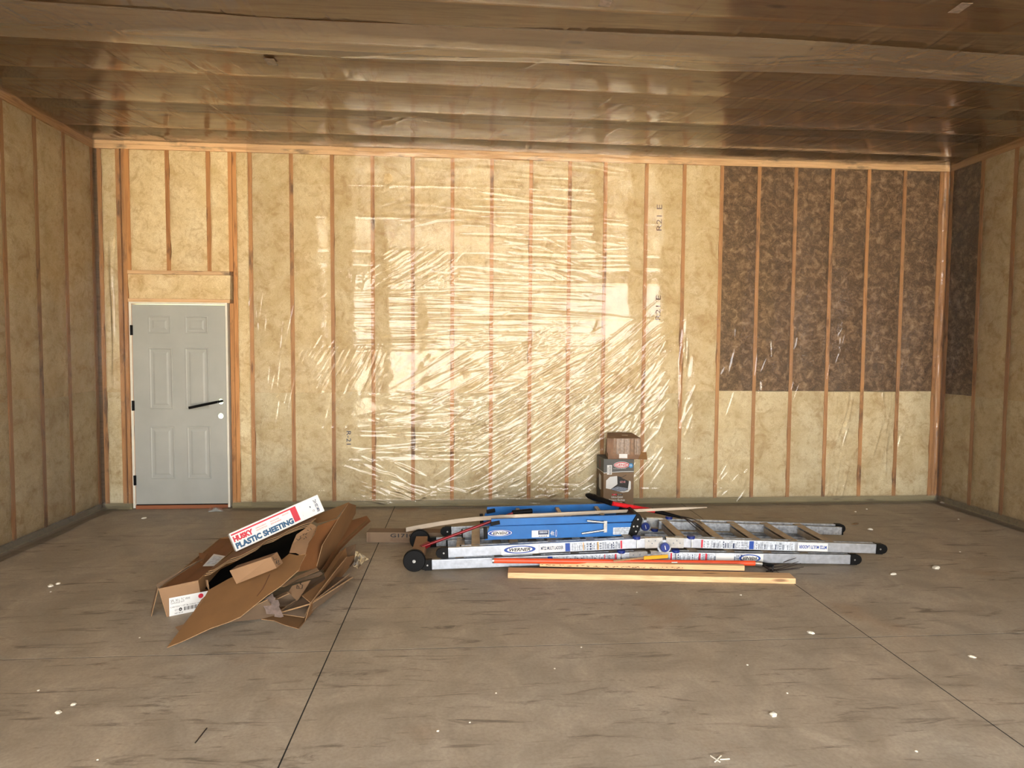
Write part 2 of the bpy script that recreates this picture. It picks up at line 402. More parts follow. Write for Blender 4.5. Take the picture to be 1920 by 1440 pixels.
# ------------------------------------------------------------------ floor
m = MB(); m.box((XL-.2, YF-.1, -.16), (XR+.2, .2, -.0008), 'joint_dark')
floor = structure(m.build('floor')); floor['label'] = 'concrete garage floor cut into slabs by saw joints'
xs = [XL-.15, 1.03, 4.10, XR+.15]; ys = [YF-.1, -6.37, -3.30, .15]; g = .0035
for i in range(3):
    for j in range(3):
        m = MB(); m.box((xs[i]+g, ys[j]+g, -.02), (xs[i+1]-g, ys[j+1]-g, 0), 'concrete')
        m.build('slab', floor)

# ------------------------------------------------------------------ batts & studs
def batt_mesh(name, wd, ht, seed, mat):
    r = np.random.default_rng(seed); nx = 10; nz = max(6, int(ht/.06)); m = MB(); f = lf(seed, 8, 14, 9, .006); f2 = lf(seed+50, 6, 40, 30, .0035)
    e = lf(seed+9, 7, 0.01, 16, .005); e2 = lf(seed+19, 7, .01, 17, .005); vs = []
    for k in range(nz+1):
        z = ht*k/nz
        for i in range(nx+1):
            t = i/nx; x = (t-.5)*wd
            if i == 0: x -= .003+float(e(0, z))
            if i == nx: x += .003+float(e2(0, z))
            ed = min(1, min(t, 1-t)*nx/1.0, ) ; ez = min(1, min(k, nz-k)/1.0)
            y = -.0045-float(f(x, z))*.7-float(f2(x, z))*.5 if ed and ez else .012
            y = min(y, .016) if ed and ez else .010
            vs.append((x, y, z))
    W = nx+1; fs = [(k*W+i, k*W+i+1, (k+1)*W+i+1, (k+1)*W+i) for k in range(nz) for i in range(nx)]
    m.add(vs, fs, mat, True)
    ring = [k*W for k in range(nz+1)]+[nz*W+i for i in range(1, W)]+[k*W+nx for k in range(nz-1, -1, -1)]+[i for i in range(nx-1, 0, -1)]
    rv2 = [vs[i] for i in ring]; n = len(rv2); bk = [(x, .12, z) for x, y, z in rv2]
    m.add(rv2+bk, [(i, n+i, n+(i+1) % n, (i+1) % n) for i in range(n)], mat); m.add(bk, [tuple(range(n))], mat)
    o = m.build(name); me = o.data; bpy.data.objects.remove(o); return me
BM = {}
def put_batt(parent, x, z0, z1, wd, mat, wallrot=None, seed=None):
    key = (round(wd, 2), round(z1-z0, 2), mat, (len(BM)*0+random.randrange(3)) if seed is None else seed)
    if key not in BM: BM[key] = batt_mesh('insulation_batt', wd, z1-z0, hash(key[:2]) % 97+key[3]*7+1, mat)
    o = bpy.data.objects.new('insulation_batt', BM[key]); COL.objects.link(o); o.parent = parent
    if wallrot is None: o.location = (x, 0, z0)
    else: (wx, sgn) = wallrot; o.location = (wx, x, z0); o.rotation_euler = (0, 0, sgn*math.pi/2)
    return o
SM = {}
def put_stud(parent, x, z0, z1, wallrot=None, name='stud', wd=.038, mat='stud_wood', lean=0):
    key = (round(z0, 2), round(z1, 2), wd, mat)
    if key not in SM:
        m = MB(); m.box((-wd/2, 0, 0), (wd/2, .14, z1-z0), mat); o = m.build(name); SM[key] = o.data; bpy.data.objects.remove(o)
    o = bpy.data.objects.new(name, SM[key]); COL.objects.link(o); o.parent = parent
    if wallrot is None: o.location = (x, 0, z0); o.rotation_euler = (0, lean, 0)
    else: (wx, sgn) = wallrot; o.location = (wx, x, z0); o.rotation_euler = (0, 0, sgn*math.pi/2)
    return o

# back wall --------------------------------------------------------
DX, DZ, DW, DH = -1.5814, .0511, .914, 2.032
m = MB()
m.box((XL-.2, .142, -.1), (DX-.02, .16, H), 'osb_panel'); m.box((DX+DW+.02, .142, -.1), (XR+.2, .16, H), 'osb_panel')
m.box((DX-.02, .142, DZ+DH+.02), (DX+DW+.02, .16, H), 'osb_panel')
wb = structure(m.build('wall_back')); wb['label'] = 'back wall of open wood framing and insulation under clear plastic'
for nm, z0, z1 in (('top_plate', ZT, ZT+.044), ('top_plate', ZT+.044, H)):
    m = MB(); m.box((XL, 0, z0+.0005), (XR, .14, z1), 'plate_wood'); m.build(nm, wb, bevel=.002)
for a, b in ((XL, DX-.04), (DX+DW+.04, XR)):
    m = MB(); m.box((a, 0, 0), (b, .14, ZB), 'green_lumber'); m.build('sole_plate', wb, bevel=.002)
studs = []
for k in range(-1, 17):
    x = k*S+(-.03 if k == 8 else 0); studs.append(x); put_stud(wb, x, ZB, ZT)
for x in (-1.86, -1.685, -1.632): put_stud(wb, x, ZB, ZT)
for x in (-.602, -.560): put_stud(wb, x, ZB if x > -.6 else 2.42, ZT)
put_stud(wb, -.602-.0, ZB, 2.10); put_stud(wb, -1.632+.034, ZB, 2.10)
put_stud(wb, -1.594, 2.42, ZT)
for x in (6.915, 6.955, 6.993): put_stud(wb, x, ZB, ZT)
for x in (-1.211, -.815): put_stud(wb, x, 2.42, ZT, name='cripple_stud')
for z in (2.385, 2.103):
    m = MB(); m.box((-1.615, 0, z), (-.62, .14, z+.036), 'plate_wood'); m.build('header_plate', wb, bevel=.002)
o = put_batt(wb, -1.1175, 2.141, 2.383, .985, 'yellow_batt')
ZJ = 1.205
for a, b in ((-1.575, -1.23), (-1.192, -.834), (-.796, -.62)): put_batt(wb, (a+b)/2, 2.423, ZT-.002, b-a, 'yellow_batt')
def bays(edges, z_mid, parent):
    for i, (a, b, up) in enumerate(edges):
        zj = z_mid+random.uniform(-.012, .012)
        put_batt(parent, (a+b)/2, ZB+.002, zj, b-a, 'yellow_batt_low'); put_batt(parent, (a+b)/2, zj+.001, ZT-.002, b-a, up)
ed = [(-1.841, -1.704, 'yellow_batt'), (-.541, -.425, 'yellow_batt')]
for i in range(len(studs)-1): ed.append((studs[i]+.019, studs[i+1]-.019, 'brown_batt' if i >= 12 else 'yellow_batt'))
ed.append((studs[-1]+.019, 6.896, 'brown_batt')); 
# quantise widths/heights so meshes are shared
for a, b, up in ed:
    zj = ZJ+random.choice((-.012, 0, .012)) if up == 'yellow_batt' else 1.222
    put_batt(wb, (a+b)/2, ZB+.002, zj, round(b-a, 3), 'yellow_batt_low'); put_batt(wb, (a+b)/2, zj+.001, ZT-.002, round(b-a, 3), up)
# lettering on the batts
U, V = Vector((1, 0, 0)), Vector((0, 0, 1))
def wtext(t, px, py, w_, h_, mat, rot):
    p = Y(px, py, -.016); m = MB(); m.text(t, p, U, V, -w_/2, w_/2, -h_/2, h_/2, mat, rot=rot); return m.build('lettering', wb)
wtext('R21 E', 1236, 408, .055, .27, 'print_brown', 90); wtext('R21 E', 1234, 577, .05, .26, 'print_brown', 90)
wtext('R-21', 654, 821, .045, .14, 'print_navy', -90)

# side walls -------------------------------------------------------
def side_wall(name, X, sgn, y0, label):
    # sgn: +1 left wall (framing lies on the -x side), -1 right wall
    m = MB(); xo0, xo1 = (X-.16, X-.142) if sgn > 0 else (X+.142, X+.16)
    m.box((xo0, YF, -.1), (xo1, .16, H), 'osb_panel')
    fx0, fx1 = (X-.14, X) if sgn > 0 else (X, X+.14)
    m.box((fx0, YF, 0), (fx1, YE, H), 'wall_fill')
    w_ = structure(m.build(name)); w_['label'] = label
    wr = (X, 1 if sgn > 0 else -1)
    for nm, z0, z1, mt in (('top_plate', ZT, ZT+.044, 'plate_wood_side'), ('top_plate', ZT+.044, H, 'plate_wood_side'), ('sole_plate', 0, ZB, 'green_lumber')):
        m = MB(); m.box((fx0, YE, z0+.0005), (fx1, 0, z1), mt); m.build(nm, w_, bevel=.002)
    ys_ = [y0-i*S for i in range(11)]
    for y in [-.022]+[q for q in ys_ if q > YE]: put_stud(w_, y, ZB, ZT, wr)
    prev = -.022
    for i, y in enumerate(q for q in ys_ if q > YE):
        a, b = y+.019, prev-.019; zj = ZJ-.005+random.choice((-.01, 0, .01)); up = 'brown_batt' if (sgn < 0 and i == 0) else 'yellow_batt'
        put_batt(w_, (a+b)/2, ZB+.002, zj, round(b-a, 3), 'yellow_batt_low', wr); put_batt(w_, (a+b)/2, zj+.001, ZT-.002, round(b-a, 3), up, wr); prev = y
    return w_
wl = side_wall('wall_left', XL, 1, YL, 'left side wall of studs and yellow insulation behind plastic')
wr_ = side_wall('wall_right', XR, -1, YR, 'right side wall with one brown batt beside the corner')
m = MB()
m.box((XL-.16, YF-.14, -.1), (OPX0, YF, H), 'wall_fill'); m.box((OPX1, YF-.14, -.1), (XR+.16, YF, H), 'wall_fill'); m.box((OPX0, YF-.14, OPZ), (OPX1, YF, H), 'wall_fill')
structure(m.build('wall_front'))['label'] = 'front wall around the open vehicle doorway behind the camera'

# ceiling ----------------------------------------------------------
m = MB(); m.box((XL-.2, YF-.2, 4.06), (XR+.2, .3, 4.08), 'roof_deck')
m.box((XL-.2, YF-.16, H+.0), (XL-.16, .2, 4.06), 'osb_panel'); m.box((XR+.16, YF-.16, H), (XR+.2, .2, 4.06), 'osb_panel')
m.box((XL-.2, .16, H), (XR+.2, .2, 4.06), 'osb_panel'); m.box((XL-.2, YF-.2, H), (XR+.2, YF-.14, 4.06), 'osb_panel')
ceil = structure(m.build('ceiling')); ceil['label'] = 'ceiling of truss chords behind milky plastic sheeting'
cy0 = [-.357, -1.02, -1.64, -2.25, -2.86]
while cy0[-1] > YF+.6: cy0.append(cy0[-1]-.61)
for y in cy0:
    m = MB(); f = lambda x: y+.022*(x-2.2)
    a = Vector((XL-.1, f(XL-.1)+.019, H+.072)); b = Vector((XR+.1, f(XR+.1)+.019, H+.072)); m.beam(a, b, .038, .14, 'truss_wood'); m.build('truss_chord', ceil, bevel=.002)

# plastic on the ceiling
def cphase(x, y):                                   # 0 at a chord, 1 at the next
    yy = -y-.022*0+ .022*(x-2.2); s_ = np.array([0]+[-q for q in cy0]); 
    return np.interp(yy, s_+.0, np.arange(len(s_)))
def cbase(Uu, Vv):
    ph = cphase(Uu+XL, -Vv); s_ = np.sin(math.pi*(ph % 1))
    return .004+.016*np.abs(s_)**.8*(1+.4*lf(3, 6, 1.5, 2, 1)(Uu, Vv))+lf(4, 8, 7, 5, .003)(Uu, Vv)*s_
R = []
for i, yc in enumerate(cy0[:6]):
    yp = 0 if i == 0 else -cy0[i-1]; gap = -yc-yp
    for q in range(120 if i < 5 else 20):
        u_ = rng.uniform(.1, 8.8); x_ = u_+XL; tilt = np.interp(x_, [-2, 1, 2.5, 7], [14, 6, -10, -26])+rng.normal()*7
        L = rng.uniform(.2, .6); v_ = yp+gap*rng.uniform(.25, .95)
        R.append((u_, v_, math.radians(90+tilt), L, rng.uniform(.006, .014), rng.uniform(.003, .010)*(1 if rng.random() < .7 else -1), rng.normal()*.25))
for (xx, yy) in ((2.35, 2.22), (3.2, 1.62), (.7, 1.64), (5.0, 1.02), (1.3, 1.02)):     # fans from a staple
    for q in range(15):
        a = rng.uniform(-1.1, 1.1); L = rng.uniform(.2, .5)
        R.append((xx-XL+math.sin(a)*L*.5, yy-math.cos(a)*L*.5, math.radians(90)+a, L, rng.uniform(.006, .012), rng.uniform(.002, .005), 0))
sheet('plastic_sheet', (XL, 0, H-.004), (1, 0, 0), (0, -1, 0), (0, 0, -1), XR-XL, 3.5, .0135, R, cbase, 'ceiling_film', ceil, label='milky clear plastic stapled under the truss chords')
m = MB(); m.box((XL, YF, H-.012), (XR, -3.5, H-.008), 'ceiling_film'); m.build('plastic_sheet', ceil)
# loose overlap of a second sheet, drooping between two chords
def oshape(P, Uu, Vv):
    x = Uu+XL; t = Vv/.44
    y = -2.20-.44*t+.022*(x-2.2)+.035*np.sin(x*1.1+.6)*(t)+.02*np.sin(x*.7+2)*(1-t)
    dr = (.055+.022*np.sin(x*.9+.4)+.012*np.sin(x*2.3))*np.sin(math.pi*np.clip(t, 0, 1)**.62)
    P[..., 1] = y; P[..., 2] = H-.032-dr-P[..., 2]; return P
R = rid(150, (.1, 8.8), (.0, .42), 90, 26, (.1, .35), (.006, .015), (.001, .003), .3)+rid(60, (.1, 8.8), (0, .3), 0, 7, (.4, 1.4), (.01, .02), (.001, .004), .03)
sheet('overlap_sheet', (XL, 0, 0), (1, 0, 0), (0, 0, 0), (0, 0, 1), XR-XL, .44, .014, R, lf(7, 7, 4, 9, .003), 'overlap_film', ceil, shape=oshape, label='loose overlapping edge of plastic drooping across the ceiling')
for (px, py) in ((508, 120), (1136, 8), (1800, 20), (1060, 120)):       # tape patches
    p = Z(px, py, H-.05); m = MB(); m.box((p.x-.035, p.y-.055, H-.036), (p.x+.035, p.y+.055, H-.034), 'tape_grey'); m.build('tape_patch', ceil)

# plastic on the back wall
X0 = -.43
def W(px, py): p = Y(px, py, 0); return p.x-X0, p.z-.02
bl1, bl2 = lf(11, 7, 3, 2.4, 1), lf(12, 9, 12, 9, 1)
bl3 = lf(13, 14, 42, 42, 1)
def crk(x, z): return .15+np.exp(-((x-1.75)/.95)**2-((z-1.45)/.55)**2)*1.6
cz = [3.314, 2.986, 2.656, 2.518, 2.352, 1.98, 1.656, .822, .487, .167]
def wbase(Uu, Vv):
    x = Uu+X0; z = Vv+.02; c = 1-np.cos(2*np.pi*x/S)
    h = .013+.003*c*(1+.7*bl1(Uu, Vv))+.0016*bl2(Uu, Vv)*(c*.5+.15)+.0009*bl3(Uu, Vv)*(c*.5+.1)*crk(x, z)
    for k, q in enumerate(cz): 
        amp = .0032*(1+.6*np.sin(x*1.3+k)); h = h+amp*np.exp(-np.abs(z-q-.004*np.sin(x*.8+k))/.010)
    return h
def px(a, b, c, d): (u0, v0), (u1, v1) = W(a, d), W(c, b); return (min(u0, u1), max(u0, u1)), (min(v0, v1), max(v0, v1))
R = []
def reg(n, box, ang, dang, L, wi, A, cv=0):
    ur, vr = px(*box); R.extend(rid(n, ur, vr, ang, dang, L, wi, A, cv))
def flow(n, box, a0, a1, dang, L, wi, A, cv=0):       # angle drifts from a0 to a1 across the region
    ur, vr = px(*box)
    for r_ in rid(n, ur, vr, 0, dang, L, wi, A, cv):
        f_ = .6*(r_[0]-ur[0])/(ur[1]-ur[0])+.4*(r_[1]-vr[0])/(vr[1]-vr[0]); R.append((r_[0], r_[1], r_[2]+math.radians(a0+(a1-a0)*f_))+r_[3:])
flow(125, (840, 650, 1190, 830), 22, 42, 2.5, (.6, 2.0), (.006, .010), (.0016, .0036), .06)
flow(75, (860, 770, 1140, 905), 26, 44, 3, (.3, 1.3), (.006, .011), (.0018, .004), .08)
flow(46, (920, 860, 1120, 935), 22, 40, 7, (.15, .6), (.006, .012), (.002, .0045), .12)
flow(110, (700, 520, 1080, 655), 2, -3, 2, (.5, 1.8), (.006, .011), (.0010, .0026), .03)
flow(50, (880, 640, 1140, 760), 8, 20, 5, (.3, 1.0), (.006, .012), (.001, .003), .06)
flow(70, (700, 735, 930, 800), -4, 8, 8, (.1, .5), (.006, .012), (.001, .003), .3)
flow(80, (700, 470, 850, 535), 26, 40, 5, (.12, .4), (.006, .010), (.0012, .003), .2)
flow(14, (640, 505, 700, 540), 100, 70, 8, (.08, .2), (.006, .010), (.0015, .003), .2)
flow(46, (550, 655, 700, 730), 52, 64, 3, (.15, .45), (.006, .008), (.002, .0036), .05)
flow(24, (690, 655, 720, 730), 62, 70, 4, (.15, .4), (.006, .008), (.002, .0036), .05)
flow(18, (600, 720, 660, 800), 62, 62, 5, (.1, .35), (.006, .009), (.001, .0025), .1)
flow(24, (640, 855, 790, 935), -18, -26, 5, (.2, .7), (.007, .015), (.002, .005), .12)
flow(50, (690, 795, 900, 870), -2, 6, 4, (.25, 1.0), (.006, .013), (.0014, .004), .06)
flow(90, (890, 292, 1180, 520), -2, -6, 3, (.2, 1.2), (.006, .013), (.0008, .0026), .05)
flow(24, (960, 450, 1120, 530), -16, -24, 6, (.15, .4), (.006, .011), (.001, .003), .15)
flow(24, (700, 300, 860, 420), 8, 8, 8, (.2, .5), (.008, .018), (.0006, .0016), .1)
flow(60, (1160, 650, 1250, 770), 40, 56, 5, (.15, .5), (.006, .010), (.0014, .0034), .1)
flow(40, (1130, 760, 1240, 930), 48, 62, 7, (.12, .5), (.006, .012), (.0018, .0045), .15)
flow(16, (1272, 630, 1296, 740), 86, 86, 4, (.15, .45), (.008, .018), (.002, .005), .1)
flow(12, (1272, 730, 1300, 800), 75, 75, 10, (.1, .3), (.006, .012), (.001, .003), .1)
flow(26, (1350, 600, 1540, 760), 78, 82, 9, (.1, .4), (.006, .012), (.0015, .004), .2)
flow(34, (1540, 600, 1600, 940), 80, 76, 5, (.15, .7), (.006, .012), (.0015, .004), .1)
flow(20, (1640, 640, 1700, 930), 82, 82, 6, (.2, .7), (.006, .012), (.0015, .004), .1)
flow(90, (1500, 380, 1740, 660), 50, 70, 16, (.1, .4), (.006, .012), (.0008, .0024), .3)
flow(60, (1360, 320, 1560, 520), -4, -4, 5, (.1, .5), (.006, .012), (.0008, .0024), .1)
flow(22, (1340, 880, 1420, 940), 55, 55, 12, (.1, .25), (.006, .012), (.0015, .004), .3)
flow(44, (690, 910, 1110, 942), 2, 4, 14, (.15, .6), (.007, .018), (.002, .006), .3)
flow(50, (560, 285, 1750, 305), 0, -2, 8, (.1, .5), (.006, .013), (.0008, .0024), .3)
flow(16, (468, 560, 545, 800), 80, 82, 5, (.2, .7), (.005, .009), (.0012, .003), .1)
flow(30, (1755, 330, 1772, 930), 90, 90, 2, (.5, 1.8), (.006, .012), (.0015, .005), 0)
flow(40, (560, 320, 1340, 930), 20, 20, 40, (.06, .25), (.008, .02), (.0004, .0010), .4)
sheet('plastic_sheet', (X0, 0, .02), (1, 0, 0), (0, 0, 1), (0, -1, 0), XR-X0-.004, H-.03, .0084, R, wbase, 'clear_film', wb, label='clear plastic vapour sheet creased and wrinkled over the studs')
# left strip beside the door
R = rid(5, (.13, .17), (.9, 3.0), 90, 1.5, (.8, 1.6), (.006, .010), (.003, .005), .01)+rid(12, (.02, .28), (.1, 3.4), 85, 8, (.2, .6), (.006, .012), (.001, .003), .1)
sheet('plastic_sheet', (XL+.004, 0, .02), (1, 0, 0), (0, 0, 1), (0, -1, 0), .30, H-.03, .012, R, lambda a, b: .012+.002*lf(21, 6, 14, 5, 1)(a, b), 'clear_film', wb)
# side sheets
def sbase(seed):
    a, b = lf(seed, 7, 3, 2.2, 1), lf(seed+1, 8, 11, 7, .0012)
    return lambda Uu, Vv: .014+.004*(1+.6*a(Uu, Vv))*(1-np.cos(2*np.pi*(Uu-.45)/S))+b(Uu, Vv)
ff = [(.45+dx, 3.3+dz, math.radians(an), L, .012, A, .1) for dx, dz, an, L, A in ((.15, .05, 20, .5, .005), (.2, -.05, 8, .5, .004), (.1, -.15, 30, .6, .004), (-.2, .0, -8, .5, .004), (-.25, -.12, -25, .6, .004), (.22, -.25, 40, .5, .004))]
R = rid(70, (0, 2.6), (.1, 3.5), 60, 25, (.15, .6), (.01, .02), (.001, .003), .2)+rid(30, (0, 2), (.05, .9), 55, 12, (.2, .7), (.012, .025), (.002, .005), .2)+ff
sheet('plastic_sheet', (XL, 0, .02), (0, -1, 0), (0, 0, 1), (1, 0, 0), -YE, H-.03, .02, R, sbase(31), 'side_film', wl, label='hazy plastic sheet over the left wall')
R = rid(70, (0, 2.6), (.1, 3.5), 110, 25, (.15, .6), (.01, .02), (.001, .003), .2)+rid(16, (.02, .16), (.1, 3.5), 90, 4, (.4, 1.2), (.008, .016), (.002, .005), .05)
sheet('plastic_sheet', (XR, 0, .02), (0, -1, 0), (0, 0, 1), (-1, 0, 0), -YE, H-.03, .02, R, sbase(41), 'side_film', wr_, label='hazy plastic sheet over the right wall')
# skirts of the sheets lying on the slab
def skirt(name, O, U, V, L, wd, parent, seed):
    wv, w2 = lf(seed, 8, 7, 1, .012), lf(seed+1, 8, 16, 30, .003)
    def sh(P, Uu, Vv):
        t = Vv/wd; ext = wv(Uu, Uu*0)*t; k = 1-np.clip(t*3.2, 0, 1)
        P = P+np.array(V)[None, None]*ext[..., None]; P[..., 2] = .004+.075*k**2+np.abs(w2(Uu, Vv))*(.3+t)+.004*t; return P
    return sheet(name, O, U, V, (0, 0, 1), L, wd, .015, [], lambda a, b: a*0, 'side_film', parent, shape=sh)
skirt('sheet_skirt', (DX+DW+.05, -.014, 0), (1, 0, 0), (0, -1, 0), XR-(DX+DW+.05)-.02, .10, wb, 61)
skirt('sheet_skirt', (XL+.02, -.014, 0), (1, 0, 0), (0, -1, 0), .27, .07, wb, 62)
skirt('sheet_skirt', (XL+.016, 0, 0), (0, -1, 0), (1, 0, 0), -YE, .13, wl, 63)
skirt('sheet_skirt', (XR-.016, 0, 0), (0, -1, 0), (-1, 0, 0), -YE, .12, wr_, 64)

# ------------------------------------------------------------------ door
def boolean(o, cutters):
    for c in cutters:
        b = o.modifiers.new('b', 'BOOLEAN'); b.object = c; b.operation = 'DIFFERENCE'; b.solver = 'EXACT'
    dg = bpy.context.evaluated_depsgraph_get(); bpy.context.view_layer.update(); dg = bpy.context.evaluated_depsgraph_get()
    me = bpy.data.meshes.new_from_object(o.evaluated_get(dg)); o.modifiers.clear(); o.data = me
    for c in cutters: bpy.data.objects.remove(c)
m = MB(); m.box((DX+.003, 0, DZ), (DX+DW-.003, .044, DZ+DH-.003), 'door_grey')
door = m.build('door_1')
cut = []
for (a, b) in ((413.4, 753), (413.4, 780)):
    p = Y(a, b, 0); c = MB(); c.tube([(p.x, -.02, p.z), (p.x, .07, p.z)], .029, 'door_grey', 24); cut.append(c.build('cutter'))
boolean(door, cut); structure(door); door['label'] = 'grey six panel entry door in the back wall'
for a in ((278, 592.7, 320, 625), (347, 593, 389.5, 626), (281, 652, 323, 767), (348.5, 652, 391, 767), (283, 799, 327, 898), (352, 799, 395, 898)):
    p, q = Y(a[0], a[3], 0), Y(a[2], a[1], 0); m = MB(); rings = []
    for off, dy in ((0, .001), (.004, -.005), (.012, -.005), (.020, -.0005), (.040, -.0005), (.058, -.005)):
        rings.append([(p.x+off, dy, p.z+off), (q.x-off, dy, p.z+off), (q.x-off, dy, q.z-off), (p.x+off, dy, q.z-off)])
    for r0, r1 in zip(rings, rings[1:]):
        for i in range(4): m.add([r0[i], r0[(i+1) % 4], r1[(i+1) % 4], r1[i]], [(0, 1, 2, 3)], 'door_grey')
    m.add(rings[-1], [(0, 1, 2, 3)], 'door_grey'); m.build('door_panel', door)
for z in (619, 760.5, 900.5):
    p = Y(246.5, z, 0); m = MB(); m.box((DX-.016, -.007, p.z-.05), (DX+.010, .002, p.z+.05), 'black_metal'); m.tube([(DX-.004, -.009, p.z-.051), (DX-.004, -.009, p.z+.051)], .007, 'black_metal'); m.build('hinge', door)
m = MB()
m.box((DX-.024, -.006, .012), (DX-.001, .14, DZ+DH+.022), 'jamb_white'); m.box((DX+DW+.001, -.006, .012), (DX+DW+.022, .14, DZ+DH+.022), 'jamb_white')
m.box((DX-.001, -.006, DZ+DH+.003), (DX+DW+.001, .14, DZ+DH+.022), 'jamb_white'); m.build('door_frame', door, bevel=.001, label='white painted frame')
m = MB(); m.box((DX-.001, -.004, .002), (DX+DW+.001, .14, DZ-.012), 'sill_redwood'); m.box((DX, .01, DZ-.0115), (DX+DW, .05, DZ-.001), 'black_plastic'); m.build('door_sill', door, label='reddish wood sill')

# ------------------------------------------------------------------ outside
m = MB(); m.box((-60, -90, -.30), (60, YF-.05, -.165), 'driveway'); structure(m.build('driveway'))
m = MB(); m.box((-60, .4, -.4), (60, 60, -.2), 'lawn'); structure(m.build('lawn'))
m = MB(); m.box((XL-.6, YF-.6, 4.2), (XR+.6, .6, 4.3), 'roof_dark'); structure(m.build('roof'))

# ================================================================== objects
EX, EY, EZ = Vector((1, 0, 0)), Vector((0, 1, 0)), Vector((0, 0, 1))
def frame(a, b, c=None):                    # U along a->b, V up and perpendicular
    U = (b-a).normalized(); V = (c-a) if c is not None else EZ.copy(); V = (V-U*V.dot(U)).normalized(); return U, V

# black bar stuck through the door
h = Y(413.4, 753, 0); e = Y(353.5, 765, -.20); a = h+Vector((.012, .05, .006))
t = thing('pry_bar', 'black flat bar stuck through the upper knob hole of the grey door', 'bar', (e+h)/2)
m = MB(); d = (e-a).normalized(); m.beam(a, e, .012, .026, 'black_metal'); m.build('bar', t, bevel=.002)

# ------------------------------------------------------------------ opener carton by the wall
def rot_frame(ang): return Vector((math.cos(ang), math.sin(ang), 0)), Vector((-math.sin(ang), math.cos(ang), 0))
bw, bd, bh = .315, .29, .545; U, D = rot_frame(math.radians(2)); o = Vector((3.168, -.345, .003))
t = thing('opener_carton', 'tall brown and grey garage door opener carton standing against the back wall', 'box', o+U*bw/2+D*bd/2)
def cbox(m, o, U, D, w_, d_, z0, z1, mat):
    return m.hexa([o+EZ*z0, o+U*w_+EZ*z0, o+U*w_+D*d_+EZ*z0, o+D*d_+EZ*z0, o+EZ*z1, o+U*w_+EZ*z1, o+U*w_+D*d_+EZ*z1, o+D*d_+EZ*z1], mat)
m = MB(); cbox(m, o, U, D, bw, bd, 0, bh-.14, 'cardboard_dull'); m.build('carton_body', t)
m = MB(); cbox(m, o, U, D, bw, bd, bh-.1397, bh, 'box_grey'); m.build('carton_top', t, label='dark grey top band')
L_, LU = o+D*bd, -D                                    # left face frame
m = MB()
m.poly(o, U, EZ, [(0, bh-.146), (bw*.25, bh-.140), (bw*.6, bh-.133), (bw, bh-.133), (bw, bh-.128), (bw*.6, bh-.128), (bw*.25, bh-.135), (0, bh-.140)], 'white_print')
m.quad(L_, LU, EZ, 0, bd, bh-.143, bh-.137, 'white_print')
m.ell(o, U, EZ, .185, bh-.062, .082, .033, 'white_print', .0008); m.ell(o, U, EZ, .185, bh-.062, .078, .029, 'print_red', .0011); m.ell(o, U, EZ, .185, bh-.062, .068, .021, 'white_print', .0014)
m.text('GENIE', o, U, EZ, .128, .242, bh-.074, bh-.050, 'print_red', .0018, .02)
m.text('Performance. Not Noise.', o, U, EZ, .10, .235, bh-.103, bh-.096, 'white_print')
m.ell(o, U, EZ, .283, bh-.07, .022, .024, 'print_sky', .0008); m.ell(o, U, EZ, .283, bh-.07, .010, .011, 'white_print', .001); m.ell(o, U, EZ, .283, bh-.072, .006, .007, 'print_sky', .0013)
m.quad(o, U, EZ, .035, .085, bh-.16, bh-.062, 'white_print', .0015)
for k in range(13): m.quad(o, U, EZ, .055, .078, bh-.155+k*.0066, bh-.155+k*.0066+(.002 if k % 3 else .004), 'print_black', .0019)
m.text('MODEL', o, U, EZ, .040, .050, bh-.145, bh-.08, 'print_black', .0019, rot=90)
m.build('front_print', t, label='red, white and blue printing')
m = MB()                                              # picture of the opener
P = lambda x, y: (x, y)
hp = [(.02, .245), (.022, .325), (.06, .362), (.135, .37), (.14, .285), (.07, .235)]
m.poly(o, U, EZ, [(x+.005, y) for x, y in hp], 'white_print', .0008)
m.poly(o, U, EZ, [(.145, .37), (.145, .285), (.075, .235), (.10, .222), (.16, .208), (.225, .214), (.262, .240), (.262, .315)], 'print_black', .0008)
m.poly(o, U, EZ, [(.262, .215), (.255, .235), (.266, .320), (.285, .312), (.285, .235)], 'white_print', .0011)
m.poly(o, U, EZ, [(.15, .213), (.20, .200), (.258, .205), (.285, .235), (.262, .228), (.22, .21)], 'white_print', .0010)
m.poly(o, U, EZ, [(.075, .235), (.145, .262), (.262, .240), (.225, .214), (.16, .208)], 'print_grey', .0011)
m.text('GENIE', o, U, EZ, .170, .228, .298, .318, 'white_print', .0013); m.text('GENIE', o, U, EZ, .172, .226, .300, .316, 'print_red', .0016)
m.poly(o, U, EZ, [(.15, .36), (.19, .352), (.238, .378), (.236, .382), (.19, .358), (.15, .366)], 'print_black', .0012)
m.poly(L_, LU, EZ, [(.14, .205), (.10, .225), (.095, .345), (.12, .372), (.19, .355), (.20, .215)], 'white_print', .0008)
m.poly(L_, LU, EZ, [(.02, .08), (.04, .30), (.10, .33), (.09, .22), (.16, .20), (.18, .12), (.12, .04)], 'print_black', .0007)
m.text('GENIE', L_, LU, EZ, .12, .15, bh-.115, bh-.035, 'print_red', .0012, rot=90)
m.build('picture_print', t, label='picture of a white and black opener')
m = MB()
m.quad(o, U, EZ, .09, .14, .172, .186, 'print_red', .0009); m.quad(o, U, EZ, .14, .198, .172, .186, 'print_black', .0009)
m.text('DC', o, U, EZ, .106, .124, .175, .183, 'white_print', .0013); m.text('MOTOR', o, U, EZ, .148, .19, .175, .183, 'white_print', .0013)
m.build('motor_badge', t, label='small red and black badge'); m = MB()
m.text('Ultra-Quiet', o, U, EZ, .083, .205, .140, .163, 'white_print', .001, .02); m.text('Battery Backup', o, U, EZ, .06, .225, .108, .133, 'white_print', .001, .02)
